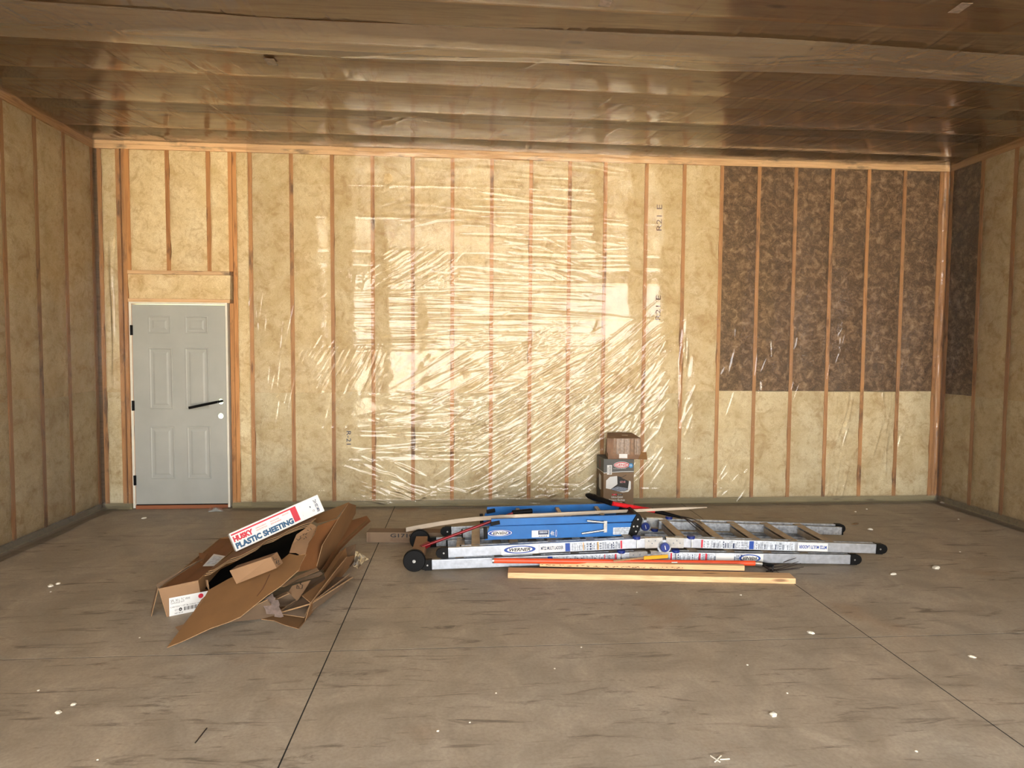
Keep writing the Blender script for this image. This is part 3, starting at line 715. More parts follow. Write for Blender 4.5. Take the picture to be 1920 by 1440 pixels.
m.text('GARAGE DOOR OPENER', o, U, EZ, .06, .225, .088, .099, 'white_print', .001, .01)
m.ell(o, U, EZ, .195, .06, .005, .005, 'white_print', .001); m.ell(o, U, EZ, .226, .06, .008, .008, 'white_print', .001)
m.build('lower_print', t, label='white lettering')

# worn carton on top
U, D = rot_frame(math.radians(-5)); o = Vector((3.205, -.36, bh+.0045)); w_, d_, h_ = .335, .30, .235
t = thing('taped_carton', 'small battered brown carton bound with clear tape on top of the opener carton', 'box', o+U*w_/2+D*d_/2)
def pt(a, b, c): return o+U*a+D*b+EZ*c
m = MB()
F = [pt(0, 0, 0), pt(w_+.015, 0, 0), pt(w_+.02, 0, .035), pt(w_, 0, .075), pt(w_*.99, 0, h_*.93), pt(w_*.5, .0, h_*.92), pt(.005, 0, h_*.90)]
B = [pt(.01, d_, 0), pt(w_, d_, 0), pt(w_, d_, .04), pt(w_-.01, d_, .08), pt(w_*.86, d_, h_), pt(w_*.5, d_*.98, h_*1.02), pt(.03, d_, h_)]
m.add(F+B, [tuple(range(7)), tuple(range(13, 6, -1))]+[((i+1) % 7, i, 7+i, 7+(i+1) % 7) for i in range(7)], 'cardboard_old'); m.build('carton_body', t, bevel=.004)
m = MB(); m.panel([pt(w_-.03, -.013, .004), pt(w_+.062, -.02, .002), pt(w_+.055, .0, .075), pt(w_+.002, -.01, .078)], .004, 'cardboard'); m.build('carton_flap', t, label='loose flap sticking out at the lower corner')
for x0, x1 in ((.085, .225), (.265, w_-.006)):
    m = MB(); nn = 22; vs_ = []; pleat = [random.random() for _ in range(nn+1)]
    for i in range(nn+1):
        for j in range(7):
            vs_.append(pt(x0+(x1-x0)*i/nn, -.0022-.005*pleat[i]-.001*random.random(), .05+(h_*.90-.05)*j/6))
    m.add(vs_, [(i*7+j, (i+1)*7+j, (i+1)*7+j+1, i*7+j+1) for i in range(nn) for j in range(6)], 'tape_clear', True)
    m.build('clear_tape', t, label='crinkled clear tape over the front')
for x0, x1, dy in ((.05, .082, 0), (.228, .262, 0)):
    m = MB(); m.panel([pt(x0, -.003, .055), pt(x1, -.003, .055), pt(x1-.004, -.003, h_*.905), pt(x0+.006, -.003, h_*.905)], .001, 'tape_brown'); m.build('brown_tape', t, label='brown tape strip')
m = MB(); m.panel([pt(-.012, -.002, .08), pt(.02, -.008, .02), pt(.035, -.004, .21), pt(-.01, .0, .215)], .004, 'cardboard_old', 'cardboard_edge'); m.build('torn_flap', t)
m = MB(); m.quad(pt(0, -.006, 0), U, EZ, .112, .196, .012, .056, 'white_card', .004); m.build('address_label', t, label='white paper label')
m = MB(); m.quad(pt(.15, .06, h_*.985), U, D, 0, .06, 0, .03, 'white_card', .004); m.build('paper_scrap', t)

# ------------------------------------------------------------------ ladders
def rail_label(m, a, b, s0, s1, zc, hh, kind, flip=False, off=.0012):
    """print on the near face of a rail running a->b; s in metres from a"""
    U, V = frame(a, b); o = a; N = U.cross(V)
    if N.dot(C0-a) < 0: N = -N
    mm = m
    if kind == 'logo':
        c = (s0+s1)/2; r = (s1-s0)/2
        mm.quad(o, U, V, s0-.02, s1+.02, -hh*.48, hh*.48, 'white_print', off)
        mm.ell(o, U, V, c, 0, r, hh*.40, 'print_logo_blue', off+.0004); mm.ell(o, U, V, c, 0, r*.80, hh*.30, 'white_print', off+.0008)
        mm.text('WERNER', o, U, V, c-r*.66, c+r*.66, -hh*.17, hh*.17, 'print_black', off+.0013, .03, .3, 180 if flip else 0)
    elif kind == 'text':
        mm.quad(o, U, V, s0-.01, s1+.01, -hh*.48, hh*.48, 'white_print', off)
    elif kind == 'warn':
        mm.quad(o, U, V, s0, s1, -hh*.46, hh*.46, 'print_light', off); s_ = s0+.006; k = 0
        while s_ < s1-.02:
            w_ = random.choice((.004, .006, .008, .014)); col = random.choice(('print_grey', 'print_grey', 'print_navy', 'print_grey', 'print_light'))
            nl = random.choice((1, 1, 3, 5)); 
            for q in range(nl):
                mm.quad(o, U, V, s_, s_+w_, -hh*.38+q*hh*.76/nl, -hh*.38+(q+.7)*hh*.76/nl, col, off+.0004)
            s_ += w_+random.choice((.004, .006, .010)); k += 1
def multi_ladder(label, xl, yl, xr, yr, z0, rise, depth, hx, flipbits):
    """flat-lying articulated ladder; near rail ends (xl,yl) and (xr,yr)"""
    RH, RW = .074, .03
    A = Vector((xl, yl, z0+RH/2)); B = Vector((xr, yr, z0+RH/2)); s_ = (hx-xl)/(xr-xl); Hn = A.lerp(B, s_)+EZ*rise
    dirv = (B-A).normalized(); back = Vector((-dirv.y, dirv.x, 0)); 
    t = thing('multi_ladder', label, 'ladder', Vector(((xl+xr)/2, yl+depth/2, z0)), 'aluminium ladders lying on the slab')
    cuts = {}
    for sd, off in (('near', 0), ('far', depth)):
        bk = back*off
        for nm, P, Q in (('outer_rail', A, Hn), ('outer_rail', B, Hn)):
            p = P+bk; d_ = (Q-P).normalized(); q = Q+bk-d_*.05
            m = MB(); m.beam(p+d_*.06, q, RW, RH, 'aluminium' if off == 0 else 'aluminium_worn'); r_ = m.build(nm, t, bevel=.004)
            m = MB(); c = p+d_*.03; m.beam(c-d_*.022, c+d_*.033, RW+.008, RH+.006, 'black_plastic'); m.disc(p+d_*.008+back*0, back, RH*.5, RW+.006, 'black_plastic')
            m.disc(c-back*(RW/2+.005), back, .007, .003, 'steel', 12); sub(m, 'end_cap', r_, .003, 'black rubber end cap')
        # inner rails, slightly inside and shorter
        ins = back*(off+(.055 if off == 0 else -.085))
        for P, Q in ((A, Hn), (B, Hn)):
            d_ = (Q-P).normalized(); p = P+ins+d_*(.16 if P is A else .05); q = Q+ins-d_*.10
            m = MB(); m.beam(p, q, .024, .068, 'aluminium_worn'); r_ = m.build('inner_rail', t, bevel=.003)
            m = MB(); m.beam(p-d_*.012, p+d_*.001, .026, .064, 'black_plastic'); sub(m, 'end_plug', r_)
    # hinges
    for off in (0, depth):
        c = Hn+back*off; m = MB()
        for sg in (-1, 1):
            dd = (A-Hn).normalized() if sg < 0 else (B-Hn).normalized()
            m.beam(c+dd*.012, c+dd*.15, RW+.006, RH+.004, 'steel'); m.disc(c-EZ*.032+dd*.0, back, .056, RW+.004+sg*.002, 'aluminium', 28)
        for k in range(6):
            dd = (A-Hn).normalized() if k < 3 else (B-Hn).normalized(); m.disc(c+dd*(.07+.025*(k % 3))+EZ*(.018-.02*(k % 2))-back*(RW/2+.005), back, .005, .003, 'print_grey', 10)
        hg = m.build('hinge', t, bevel=.002)
        m = MB(); m.disc(c-EZ*.032-back*.028, back, .036, .03, 'hinge_blue', 28); m.beam(c-EZ*.032-back*.045+dirv*.004-EZ*.016, c-EZ*.032-back*.045-dirv*.004+EZ*.016, .004, .006, 'white_print'); sub(m, 'lock_knob', hg, .002, 'dark blue lock knob')
        for sg in (-1, 1):
            dd = (A-Hn).normalized() if sg < 0 else (B-Hn).normalized(); q = c+dd*.21
            m = MB(); m.disc(q+EZ*.044, EZ, .03, .022, 'hinge_blue', 20); m.beam(q+EZ*.05-back*.02, q-back*.024-EZ*.03, .012, .007, 'steel', dirv); m.build('lock_lever', t, label='blue lock with a steel lever')
    # rungs
    for P in (A, B):
        d_ = (Hn-P).normalized(); L = (Hn-P).length; k = 0; s0 = .26 if P is A else .40
        while s0+k*.292 < L-.14:
            c = P+d_*(s0+k*.292)
            m = MB(); a = c+back*.012+EZ*.0; b = c+back*(depth-.012)
            m.beam(a+EZ*.030+d_*.008, b+EZ*.030+d_*.008, .064, .007, 'rung_aluminium'); m.beam(a-EZ*.004-d_*.022, b-EZ*.004-d_*.022, .006, .062, 'rung_aluminium'); m.beam(a-EZ*.012+d_*.036, b-EZ*.012+d_*.036, .006, .046, 'rung_aluminium')
            m.beam(a-EZ*.030, b-EZ*.030, .05, .006, 'rung_aluminium'); m.build('rung', t, bevel=.001); k += 1
    # prints on the near rails
    for P, Q, bits in ((A, Hn, flipbits[0]), (Hn, B, flipbits[1])):
        d_ = (Q-P).normalized(); a = P-back*(RW/2+.0006)
        for kind, s0, s1, fl, tx in bits:
            m = MB(); U, V = frame(a, a+d_); nm = {'lettering': 'lettering', 'logo': 'maker_label', 'warn': 'warning_label'}.get(kind, 'colour_band')
            if kind == 'lettering':
                m.quad(a, U, V, s0-.008, s1+.008, -RH*.42, RH*.42, 'white_print', .001); m.text(tx, a, U, V, s0, s1, -RH*.18, RH*.18, 'print_logo_blue' if fl else 'print_navy', .0016, .03, 0, 180 if fl else 0)
            elif kind in ('red', 'blue', 'yellow', 'white'):
                m.quad(a, U, V, s0, s1, -RH*.42, RH*.42, {'red': 'print_red', 'blue': 'print_logo_blue', 'yellow': 'yellow_plastic', 'white': 'white_print'}[kind], .0017)
            else: rail_label(m, a, a+d_, s0, s1, 0, RH, kind, fl)
            m.build(nm, t)
    return t
# lower ladder (its near rail lies right behind the orange fork)
multi_ladder('lower of the two aluminium ladders, its scuffed near rail behind the orange fork handle', 1.455, -2.012, 4.80, -2.055, .006, .045, .58, 3.155,
    ([('warn', .95, 1.52, 0, ''), ('blue', .93, .965, 0, ''), ('red', 1.44, 1.452, 0, ''), ('red', 1.36, 1.366, 0, '')],
     [('warn', .16, .78, 0, ''), ('red', .165, .178, 0, ''), ('red', .385, .40, 0, ''), ('red', .435, .45, 0, ''), ('white', .52, .66, 0, ''), ('logo', .70, .87, True, '')]))
multi_ladder('cleaner aluminium articulated ladder stacked on the lower ladder, under the blue stepladder', 1.575, -1.990, 5.00, -2.062, .088, .068, .58, 3.275,
    ([('logo', .48, .72, False, ''), ('lettering', .76, .93, 0, 'MT22 MULTI LADDER'), ('warn', .99, 1.38, 0, ''), ('blue', .945, .98, 0, ''), ('yellow', 1.08, 1.085, 0, ''), ('yellow', 1.19, 1.197, 0, ''), ('red', 1.365, 1.378, 0, '')],
     [('red', .285, .298, 0, ''), ('warn', .30, 1.02, 0, ''), ('blue', .66, .695, 0, ''), ('lettering', 1.05, 1.27, 1, 'MT22 MULTI LADDER')]))

# blue stepladder --------------------------------------------------
zb = .205
LBp = Z(909, 1012, zb); RBp = Z(1184, 1004, zb)
dx = (RBp-LBp); L = dx.length; U = dx.normalized(); BK = Vector((-U.y, U.x, 0)); wdt = .40
t = thing('stepladder', 'blue fibreglass stepladder folded shut, lying on top of the aluminium ladders', 'ladder', LBp+U*L/2+BK*wdt/2)
tilt = BK*.012
def sp_(s, b, z): return LBp+U*s+BK*b+EZ*z
for off in (0, wdt):
    m = MB(); ht0, ht1 = .098, .095
    sg = 1 if off == 0 else -1
    # front side rail: web facing the camera plus two flanges
    wv = .004
    def rail(m, b0, z0, z1, s0, s1, sl0, sl1, th, fl, zz=0):
        y0 = b0; 
        m.hexa([sp_(s0, y0, z0), sp_(s1, y0, z0+zz), sp_(s1, y0+th, z0+zz), sp_(s0, y0+th, z0), sp_(s0+sl0, y0, z1), sp_(s1+sl1, y0, z1+zz), sp_(s1+sl1, y0+th, z1+zz), sp_(s0+sl0, y0+th, z1)], 'blue_fibreglass')
        for zc in (z0, z1):
            f0 = sl0*(zc-z0)/(z1-z0); f1 = sl1*(zc-z0)/(z1-z0)
            m.beam(sp_(s0+f0, y0+fl/2, zc), sp_(s1+f1, y0+fl/2, zc+zz), fl, .005, 'blue_fibreglass')
    ins = 0 if off == 0 else -.035
    rail(m, off, 0, .098, 0, L, .035, .035, .004, .035*sg if False else .03); fr = m.build('front_rail', t, bevel=.001)
    m = MB(); rail(m, off+.008*sg, .104, .152, .05, L+.03, .0, .012, .004, .024, .006); m.build('rear_rail', t, bevel=.001)
    m = MB()
    for s_ in (.0,): m.beam(sp_(.045, off+.014*sg, .118), sp_(.115, off+.014*sg, .13), .03, .03, 'black_plastic')
    m.beam(sp_(-.008, off+.008, .05), sp_(.02, off+.008, .052), .03, .09, 'black_plastic'); m.build('foot', t, bevel=.003, label='black foot')
for k in range(4):                                   # steps between the rails
    s_ = .16+k*.272
    m = MB(); a = sp_(s_, .006, .05); b = sp_(s_+.01, wdt-.004, .05)
    m.beam(a+U*.02, b+U*.02, .006, .078, 'rung_aluminium'); m.beam(a+EZ*.038, b+EZ*.038, .045, .004, 'rung_aluminium'); m.beam(a-EZ*.036, b-EZ*.036, .045, .004, 'rung_aluminium'); m.build('step', t)
for k in range(3):
    s_ = .28+k*.33; m = MB(); m.beam(sp_(s_, .012, .132), sp_(s_+.02, wdt-.01, .134), .03, .02, 'rung_aluminium'); m.build('rear_brace', t)
m = MB(); pr = [(L-.035, -.008), (L+.03, -.012), (L+.062, .045), (L+.088, .128), (L+.062, .168), (L+.038, .162), (L+.0, .10)]
f_ = [sp_(s_, -.012, z) for s_, z in pr]; b_ = [sp_(s_, wdt+.012, z) for s_, z in pr]; n = len(pr)
m.add(f_+b_, [tuple(range(n)), tuple(range(2*n-1, n-1, -1))]+[((i+1) % n, i, n+i, n+(i+1) % n) for i in range(n)], 'black_plastic'); tc_ = m.build('top_cap', t, bevel=.004, label='black plastic top cap')
m = MB()
for s_, z in ((L+.045, .13), (L+.012, .075), (L+.042, .075), (L+.03, .035)): m.disc(sp_(s_, -.014, z), BK, .007, .005, 'steel', 12)
sub(m, 'rivet', tc_)
m = MB()                                              # spreader
m.tube([sp_(.79, -.010, .128), sp_(.86, -.012, .120), sp_(.93, -.012, .112)], .009, 'steel'); m.tube([sp_(.75, -.010, .030), sp_(.84, -.012, .040), sp_(.93, -.012, .052)], .009, 'steel')
m.beam(sp_(.935, -.012, .035), sp_(.935, -.012, .125), .012, .026, 'steel', U); m.build('spreader', t, label='bright steel spreader')
for s_ in (.50, ): pass
m = MB(); a = sp_(0, -.0035, 0)
m.ell(a, U, EZ, .115, .049, .098, .026, 'print_logo_blue', .001); m.ell(a, U, EZ, .115, .049, .092, .0235, 'white_print', .0013); m.ell(a, U, EZ, .115, .049, .086, .021, 'print_logo_blue', .0016); m.ell(a, U, EZ, .115, .049, .066, .0175, 'white_print', .002)
m.text('WERNER', a, U, EZ, .06, .17, .038, .060, 'print_black', .0025, .03, .3, 180)
m.build('maker_label', t, label='blue and white oval maker label'); m = MB()
m.quad(a, U, EZ, .36, .495, .008, .062, 'white_print', .001); m.quad(a, U, EZ, .41, .49, .028, .06, 'print_navy', .0015)
for k in range(9): m.quad(a, U, EZ, .42+k*.007, .424+k*.007, .04, .055, 'print_light', .0019)
for k in range(5): m.quad(a, U, EZ, .415+k*.014, .424+k*.014, .013, .020, 'print_navy', .0019)
m.build('sticker', t, label='white sticker with a dark blue block'); m = MB()
m.text('4ft', a, U, EZ, .505, .535, .02, .055, 'white_print', .0015); m.ell(a, U, EZ, .55, .035, .006, .027, 'white_print', .001); m.ell(a, U, EZ, .55, .035, .004, .023, 'print_logo_blue', .0014)
m.build('size_mark', t); m = MB()
m.quad(a, U, EZ, 1.0, 1.16, .012, .068, 'print_light', .001)
for k in range(18):
    for q in range(3): m.quad(a, U, EZ, 1.012+k*.008, 1.016+k*.008, .018+q*.016, .029+q*.016, 'print_grey', .0014)
m.build('warning_label', t)
for s_, z in ((.03, .13), (.10, .135)):
    pass

# ------------------------------------------------------------------ trim strip over everything
p0, p1, p2 = Z(762, 993, .135), Z(960, 968, .315), Z(1330, 951, .30)
p1 = Z(965, 968, .37); p2 = Z(1325, 951, .33)
t = thing('trim_strip', 'long thin off-white trim strip lying across the ladders from left to right', 'strip', (p0+p2)/2)
m = MB(); pts = [p0.lerp(p1, k/6)+EZ*.02*math.sin(math.pi*k/6) for k in range(7)]+[p1.lerp(p2, k/8)+EZ*.0*math.sin(math.pi*k/8) for k in range(1, 9)]
for a, b in zip(pts, pts[1:]): pass
vs_ = []; n = len(pts)
for i, p in enumerate(pts):
    d_ = (pts[min(i+1, n-1)]-pts[max(i-1, 0)]).normalized(); sd = d_.cross(EZ).normalized(); hh = .036 if i < n-1 else .006
    hh = .038-.020*i/(n-1) if i < n-1 else .004
    vs_ += [p-sd*.006+EZ*-hh/2, p+sd*.006+EZ*-hh/2, p+sd*.006+EZ*hh/2, p-sd*.006+EZ*hh/2]
m.add(vs_, [(i*4+k, i*4+(k+1) % 4, (i+1)*4+(k+1) % 4, (i+1)*4+k) for i in range(n-1) for k in range(4)]+[(3, 2, 1, 0), tuple(4*(n-1)+k for k in range(4))], 'trim_white')
m.build('strip', t)

# ------------------------------------------------------------------ magnetic sweeper
wc, w2 = Vector((1.388, -2.030, .083)), Vector((1.392, -1.49, .083))
t = thing('magnetic_sweeper', 'rolling magnetic sweeper with two black wheels and a dark red handle', 'sweeper', (wc.x, (wc.y+w2.y)/2, 0))
for c in (wc, w2):
    m = MB(); m.disc(c, EY, .083, .042, 'black_plastic', 36); wh = m.build('wheel', t, bevel=.002)
    m = MB(); 
    n = 36
    for r0, r1, y in ((.068, .060, -.0225), (.05, .046, -.0225), (.020, .0, -.024)):
        for k in range(n):
            a0, a1 = 2*math.pi*k/n, 2*math.pi*(k+1)/n; q = lambda r_, a_: c+Vector((r_*math.cos(a_), y, r_*math.sin(a_)))
            m.add([q(r0, a0), q(r0, a1), q(r1, a1), q(r1, a0)] if r1 > 0 else [q(r0, a0), q(r0, a1), q(0, 0)], [(0, 1, 2, 3) if r1 > 0 else (0, 1, 2)], 'black_metal')
    m.disc(c-EY*.022, EY, .013, .012, 'steel', 16); sub(m, 'hub', wh, 0, 'steel axle nut')
m = MB(); m.beam(Vector((wc.x+.02, wc.y+.045, .085)), Vector((w2.x+.02, w2.y-.045, .085)), .095, .075, 'cardboard_pale'); m.build('magnet_bar', t, bevel=.004, label='beige housing between the wheels')
m = MB(); m.tube([wc+EY*.0, w2], .008, 'steel'); m.build('axle', t)
ha = Z(792, 1025, .12); hb = Z(966, 961, .38)
m = MB(); m.beam(ha-Vector((.01, 0, .01)), ha+Vector((.05, .05, .008)), .03, .035, 'dark_red_paint'); m.tube([ha, ha.lerp(hb, .5)+EZ*.0, hb], .011, 'dark_red_paint'); m.build('handle', t, label='dark red tubular handle')
hc = Z(997, 958, .38); m = MB(); m.tube([hb-(hc-hb)*.15, hc], .020, 'black_plastic'); m.build('grip', t, bevel=0, label='black hand grip')

# ------------------------------------------------------------------ forks
def fork(t, g0, s0, s1, root, tips, hmat, mid=None, rad=.016, band=True):
    """g0 handle end, s0 start of socket, s1 end of socket, tine tip list (root, mid, tip)"""
    m = MB(); m.tube([g0, s0], rad, hmat, 14); m.build('handle', t, label='coloured fibreglass handle')
    m = MB(); m.tube([s0-(s1-s0).normalized()*.03, s0, s1], [rad*1.15, rad*1.15, rad*.55], 'black_metal', 12); m.build('socket', t, label='black steel socket')
    for tp in tips:
        m = MB(); P = [Vector(p) for p in tp]; out = []
        for i in range(len(P)-1):
            for k in range(4):
                a = P[max(i-1, 0)]; b = P[i]; c = P[i+1]; d = P[min(i+2, len(P)-1)]; u = k/4
                out.append(.5*((2*b)+(c-a)*u+(2*a-5*b+4*c-d)*u*u+(3*b-a-3*c+d)*u**3))
        out.append(P[-1]); n = len(out); m.tube(out, [.0055*(1-.75*(i/(n-1))**2) for i in range(n)], 'tine_steel', 8); m.build('tine', t)
g0, g1 = Z(1100, 928, .43), Z(1148, 944, .415); s0, s1 = Z(1228, 958, .30), Z(1280, 971, .275)
t = thing('pitchfork', 'pitchfork with bright red handle and black grip leaning over the blue stepladder', 'fork', Z(1228, 958, .17))
tips = []
for k, (mx, my, ex, ey) in enumerate(((1305, 976, 1334, 992), (1300, 981, 1322, 999), (1310, 984, 1330, 1004), (1296, 983, 1312, 996))):
    a = s1; tips.append([a-(s1-s0)*.15, a+Vector((.01, .03-.02*k, 0)), Z(mx, my, .235)+EY*(.03-.02*k), Z(ex, ey, .175)])
fork(t, g1, s0, s1, None, tips, 'red_fibreglass', rad=.018)
m = MB(); m.tube([g0-(g1-g0)*.02, g0.lerp(g1, .08), g0.lerp(g1, .3), g0.lerp(g1, .6), g1], [.012, .024, .028, .022, .021], 'black_plastic', 14); m.build('grip', t, label='thick black grip')

g0 = Z(926, 1051, .094); s0 = Z(1418, 1056, .058); s1 = Z(1450, 1060, .040)
t = thing('manure_fork', 'manure fork with orange handle lying behind the two boards', 'fork', (g0+s0)/2*Vector((1, 1, 0)).length if False else Vector(((g0.x+s0.x)/2, (g0.y+s0.y)/2, 0)))
tips = []
for k, (mx, my, ex, ey, ez) in enumerate(((1455, 1058, 1493, 1046, .075), (1460, 1063, 1497, 1053, .06), (1455, 1068, 1502, 1056, .05), (1450, 1070, 1507, 1063, .04), (1440, 1071, 1500, 1066, .03))):
    tips.append([s1-(s1-s0)*.6, s1+Vector((-.06, .05-.03*k, -.012)), Z(mx, my, .012), Z(ex, ey, ez)])
m = MB(); m.tube([g0, g0.lerp(s0, .5), s0], .019, 'orange_fibreglass', 14); m.tube([g0-(s0-g0).normalized()*.012, g0], .020, 'steel', 14); m.build('handle', t, label='orange fibreglass handle')
m = MB(); m.tube([s0-(s1-s0)*.1, s0+(s1-s0)*.3], .020, 'steel', 14); m.tube([s0+(s1-s0)*.2, s1], [.017, .009], 'black_metal'); m.tube([s1+Vector((-.04, .06, -.012)), s1+Vector((0, 0, 0)), s1+Vector((-.05, -.09, -.014))], .006, 'tine_steel'); m.build('socket', t, label='steel ferrule and head')
for tp in tips:
    m = MB(); P = tp; out = []
    for i in range(len(P)-1):
        for k in range(4):
            a = P[max(i-1, 0)]; b = P[i]; c = P[i+1]; d = P[min(i+2, len(P)-1)]; u = k/4
            out.append(.5*((2*b)+(c-a)*u+(2*a-5*b+4*c-d)*u*u+(3*b-a-3*c+d)*u**3))
    out.append(P[-1]); n = len(out); m.tube(out, [.006*(1-.7*(i/(n-1))**2) for i in range(n)], 'tine_steel', 8); m.build('tine', t)
m = MB(); p = Z(1263, 1054, .075)+Vector((0, -.002, 0)); m.beam(p-Vector((.022, .018, -.001)), p+Vector((.022, -.018, .001)), .002, .014, 'white_print'); m.build('sticker', t)

# yellow handled tool over the lower ladder
a, b, c = Z(1207, 1046, .13), Z(1252, 1043, .125), Z(1150, 1052, .10)
t = thing('drywall_knife', 'thin tool with yellow handle resting on the lower ladder by its hinge', 'tool', (a+b)/2-EZ*.02)
m = MB(); m.beam(a, b, .012, .026, 'yellow_plastic'); m.build('handle', t, bevel=.003)
m = MB(); m.beam(c, a, .003, .012, 'cardboard_edge'); m.build('blade', t)

# ------------------------------------------------------------------ boards
a, b = Z(952, 1084, 0), Z(1492, 1095, 0); U = (b-a).normalized(); D = Vector((-U.y, U.x, 0)); L = (b-a).length
t = thing('wide_board', 'long pale pine board with knots lying flat in front of the ladders', 'board', (a+b)/2+D*.06)
m = MB(); hb_ = .040
m.hexa([a, b, b+D*.118, a+D*.118]+[q+EZ*hb_ for q in (a, b, b+D*.118, a+D*.118)], 'pine_board'); m.build('board', t, bevel=.002)
a2, b2 = Z(1012, 1062, .043), Z(1396, 1070, .043); U2 = (b2-a2).normalized(); D2 = Vector((-U2.y, U2.x, 0))
t2 = thing('narrow_board', 'shorter narrow pine strip resting on the back edge of the wide board', 'board', (a2+b2)/2+D2*.018-EZ*.001)
m = MB(); m.hexa([a2, b2, b2+D2*.036, a2+D2*.036]+[q+EZ*.036 for q in (a2, b2, b2+D2*.036, a2+D2*.036)], 'pine_board')
for k in range(70):
    s_ = random.uniform(.01, 1.05); z_ = random.uniform(.003, .013); m.quad(a2, U2, EZ, s_, s_+random.uniform(.004, .016), z_, z_+random.uniform(.002, .005), 'print_brown', .0007)
m.build('board', t2, label='bark stained front edge')

# long flat carton at the left of the ladders
a, b = Z(687, 1017, 0), Z(800, 1018, 0); U = (b-a).normalized(); D = Vector((-U.y, U.x, 0))
t = thing('flat_carton', 'long low brown carton stamped G1710 on the floor left of the ladders', 'box', (a+b)/2+D*.05+U*.3)
L = .95; hh = .088
m = MB(); m.hexa([a, a+U*L, a+U*L+D*.13, a+D*.13]+[q+EZ*hh for q in (a, a+U*L, a+U*L+D*.13, a+D*.13)], 'cardboard_dull'); m.build('carton_body', t, bevel=.002)
m = MB(); m.text('G1710', a, U, EZ, .205, .40, .045, .078, 'print_black', .001, .025)
m.text('LBS HANDLE WITH CARE', a, U, EZ, .205, .40, .028, .036, 'print_brown', .001); m.text('MADE FOR INDOOR USE', a, U, EZ, .205, .40, .014, .022, 'print_brown', .001)
m.quad(a, U, EZ, .018, .021, .005, hh-.005, 'print_brown', .0008); m.quad(a, U, EZ, .028, .030, .005, hh-.005, 'print_brown', .0008); m.build('stamp', t, label='black printed lettering')

# ================================================================== cardboard pile
def q(X, Y_, z): return Z(260+X/4.1739, 900+Y_/4.1739, z)
def qp(plane, X, Y_): return plane(260+X/4.1739, 900+Y_/4.1739)
def ground(pts, z=0):
    c = sum((Vector(p) for p in pts), Vector())/len(pts); return Vector((c.x, c.y, min(p.z for p in pts)))
def card(name, label, cat, panels, group=None, th=.005):
    """panels: (part name, three anchors ((X,Y,z)*3), outline [(X,Y)...], material, part label)"""
    built = []; root = None
    for nm, anc, out, mat, plb in panels:
        f = pl(*[q(*a) for a in anc]); pts = [qp(f, X, Y_) for X, Y_ in out]
        for p in pts: p.z = max(p.z, .003)
        if root is None: root = thing(name, label, cat, ground(pts), group)
        m = MB(); m.panel(pts, th, mat, 'cardboard_edge' if mat.startswith('cardboard') else mat); built.append(m.build(nm, root, 0, plb))
    return root, built

# open carton at the left
A = q(225, 1070, .002); B = q(505, 1012, .002); TL = q(160, 850, .185); TR = q(465, 785, .195)
bk = Vector((.0, 1.02, 0)); TLb = q(640, 455, .185); TRb = TLb+(TR-TL)*1.02+Vector((.02, .02, 0))
t = thing('open_carton', 'long brown carton with white shipping label and red dot, at the left of the pile', 'box', A*.5+B*.5+Vector((0, .4, 0)))
def shell(m, pts, mat, th=.005): m.panel(pts, th, mat, 'cardboard_edge')
m = MB(); shell(m, [A, B, TR, TL], 'cardboard_pale'); m.build('end_panel', t)
Ab = Vector((TLb.x+.07, TLb.y, .002)); Bb = Vector((TRb.x, TRb.y, .002))
m = MB(); shell(m, [A, TL, TLb, Ab], 'cardboard'); shell(m, [B, Bb, TRb, TR], 'cardboard'); shell(m, [Ab, Bb, TRb, TLb], 'cardboard'); m.build('side_panels', t)
m = MB(); k1 = TL.lerp(TLb, .0); md = TL.lerp(TR, .42); mdb = TLb.lerp(TRb, .42)
shell(m, [TL-EZ*.012, md-EZ*.03, mdb-EZ*.02, TLb-EZ*.006], 'cardboard_rich'); shell(m, [md-EZ*.018, TR-EZ*.004, TRb-EZ*.004, mdb-EZ*.012], 'cardboard_rich'); m.build('top_flaps', t, label='sunken orange brown top flaps')
m = MB(); fr0 = q(150, 846, .192); shell(m, [fr0, q(505, 618, .205), q(455, 640, .235), fr0+Vector((-.015, .02, .012))], 'cardboard_dull'); 
shell(m, [fr0, q(97, 1068, .004), q(97, 1068, .004)+Vector((-.043, .09, 0)), fr0+Vector((-.043, .09, .0))], 'cardboard_dull', .004); m.build('side_flap', t, label='bent flap folded out over the left side')
m = MB(); m.panel([q(470, 570, .215), q(540, 572, .21), q(500, 640, .20), q(480, 640, .20)], .004, 'cardboard_rich'); m.build('corner_flap', t)
U = (B-A).normalized(); f = pl(A, B, TR); V = (f(305, 1110)-f(312, 1140)); V = (V-U*V.dot(U)).normalized(); 
o = f(260+240/4.1739, 900+1068/4.1739)
m = MB(); w_, h_ = .232, .115
m.quad(o, U, V, 0, w_, 0, h_, 'white_card', .0012); n_ = .0018
m.ell(o, U, V, .178, .092, .015, .015, 'print_red', n_)
m.text('SPL 30 L TC WH', o, U, V, .008, .115, .086, .102, 'print_black', n_); m.text('GARAGE KIT', o, U, V, .008, .085, .074, .083, 'print_black', n_)
m.text('CARTON 1 OF 2', o, U, V, .006, .10, .050, .058, 'print_black', n_); m.text('QTY', o, U, V, .03, .05, .026, .037, 'print_black', n_)
m.ell(o, U, V, .062, .032, .009, .011, 'print_black', n_); m.text('6', o, U, V, .058, .066, .027, .037, 'white_print', n_+.0006)
for k in range(16): m.quad(o, U, V, .082+k*.007, .085+k*.007+(.002 if k % 3 == 0 else 0), .02, .043, 'print_black', n_)
m.text('NET 40 LB', o, U, V, .03, .075, .008, .016, 'print_black', n_); m.text('8 73942 10556', o, U, V, .10, .19, .048, .055, 'print_black', n_)
m.build('shipping_label', t, label='white shipping label with red dot')
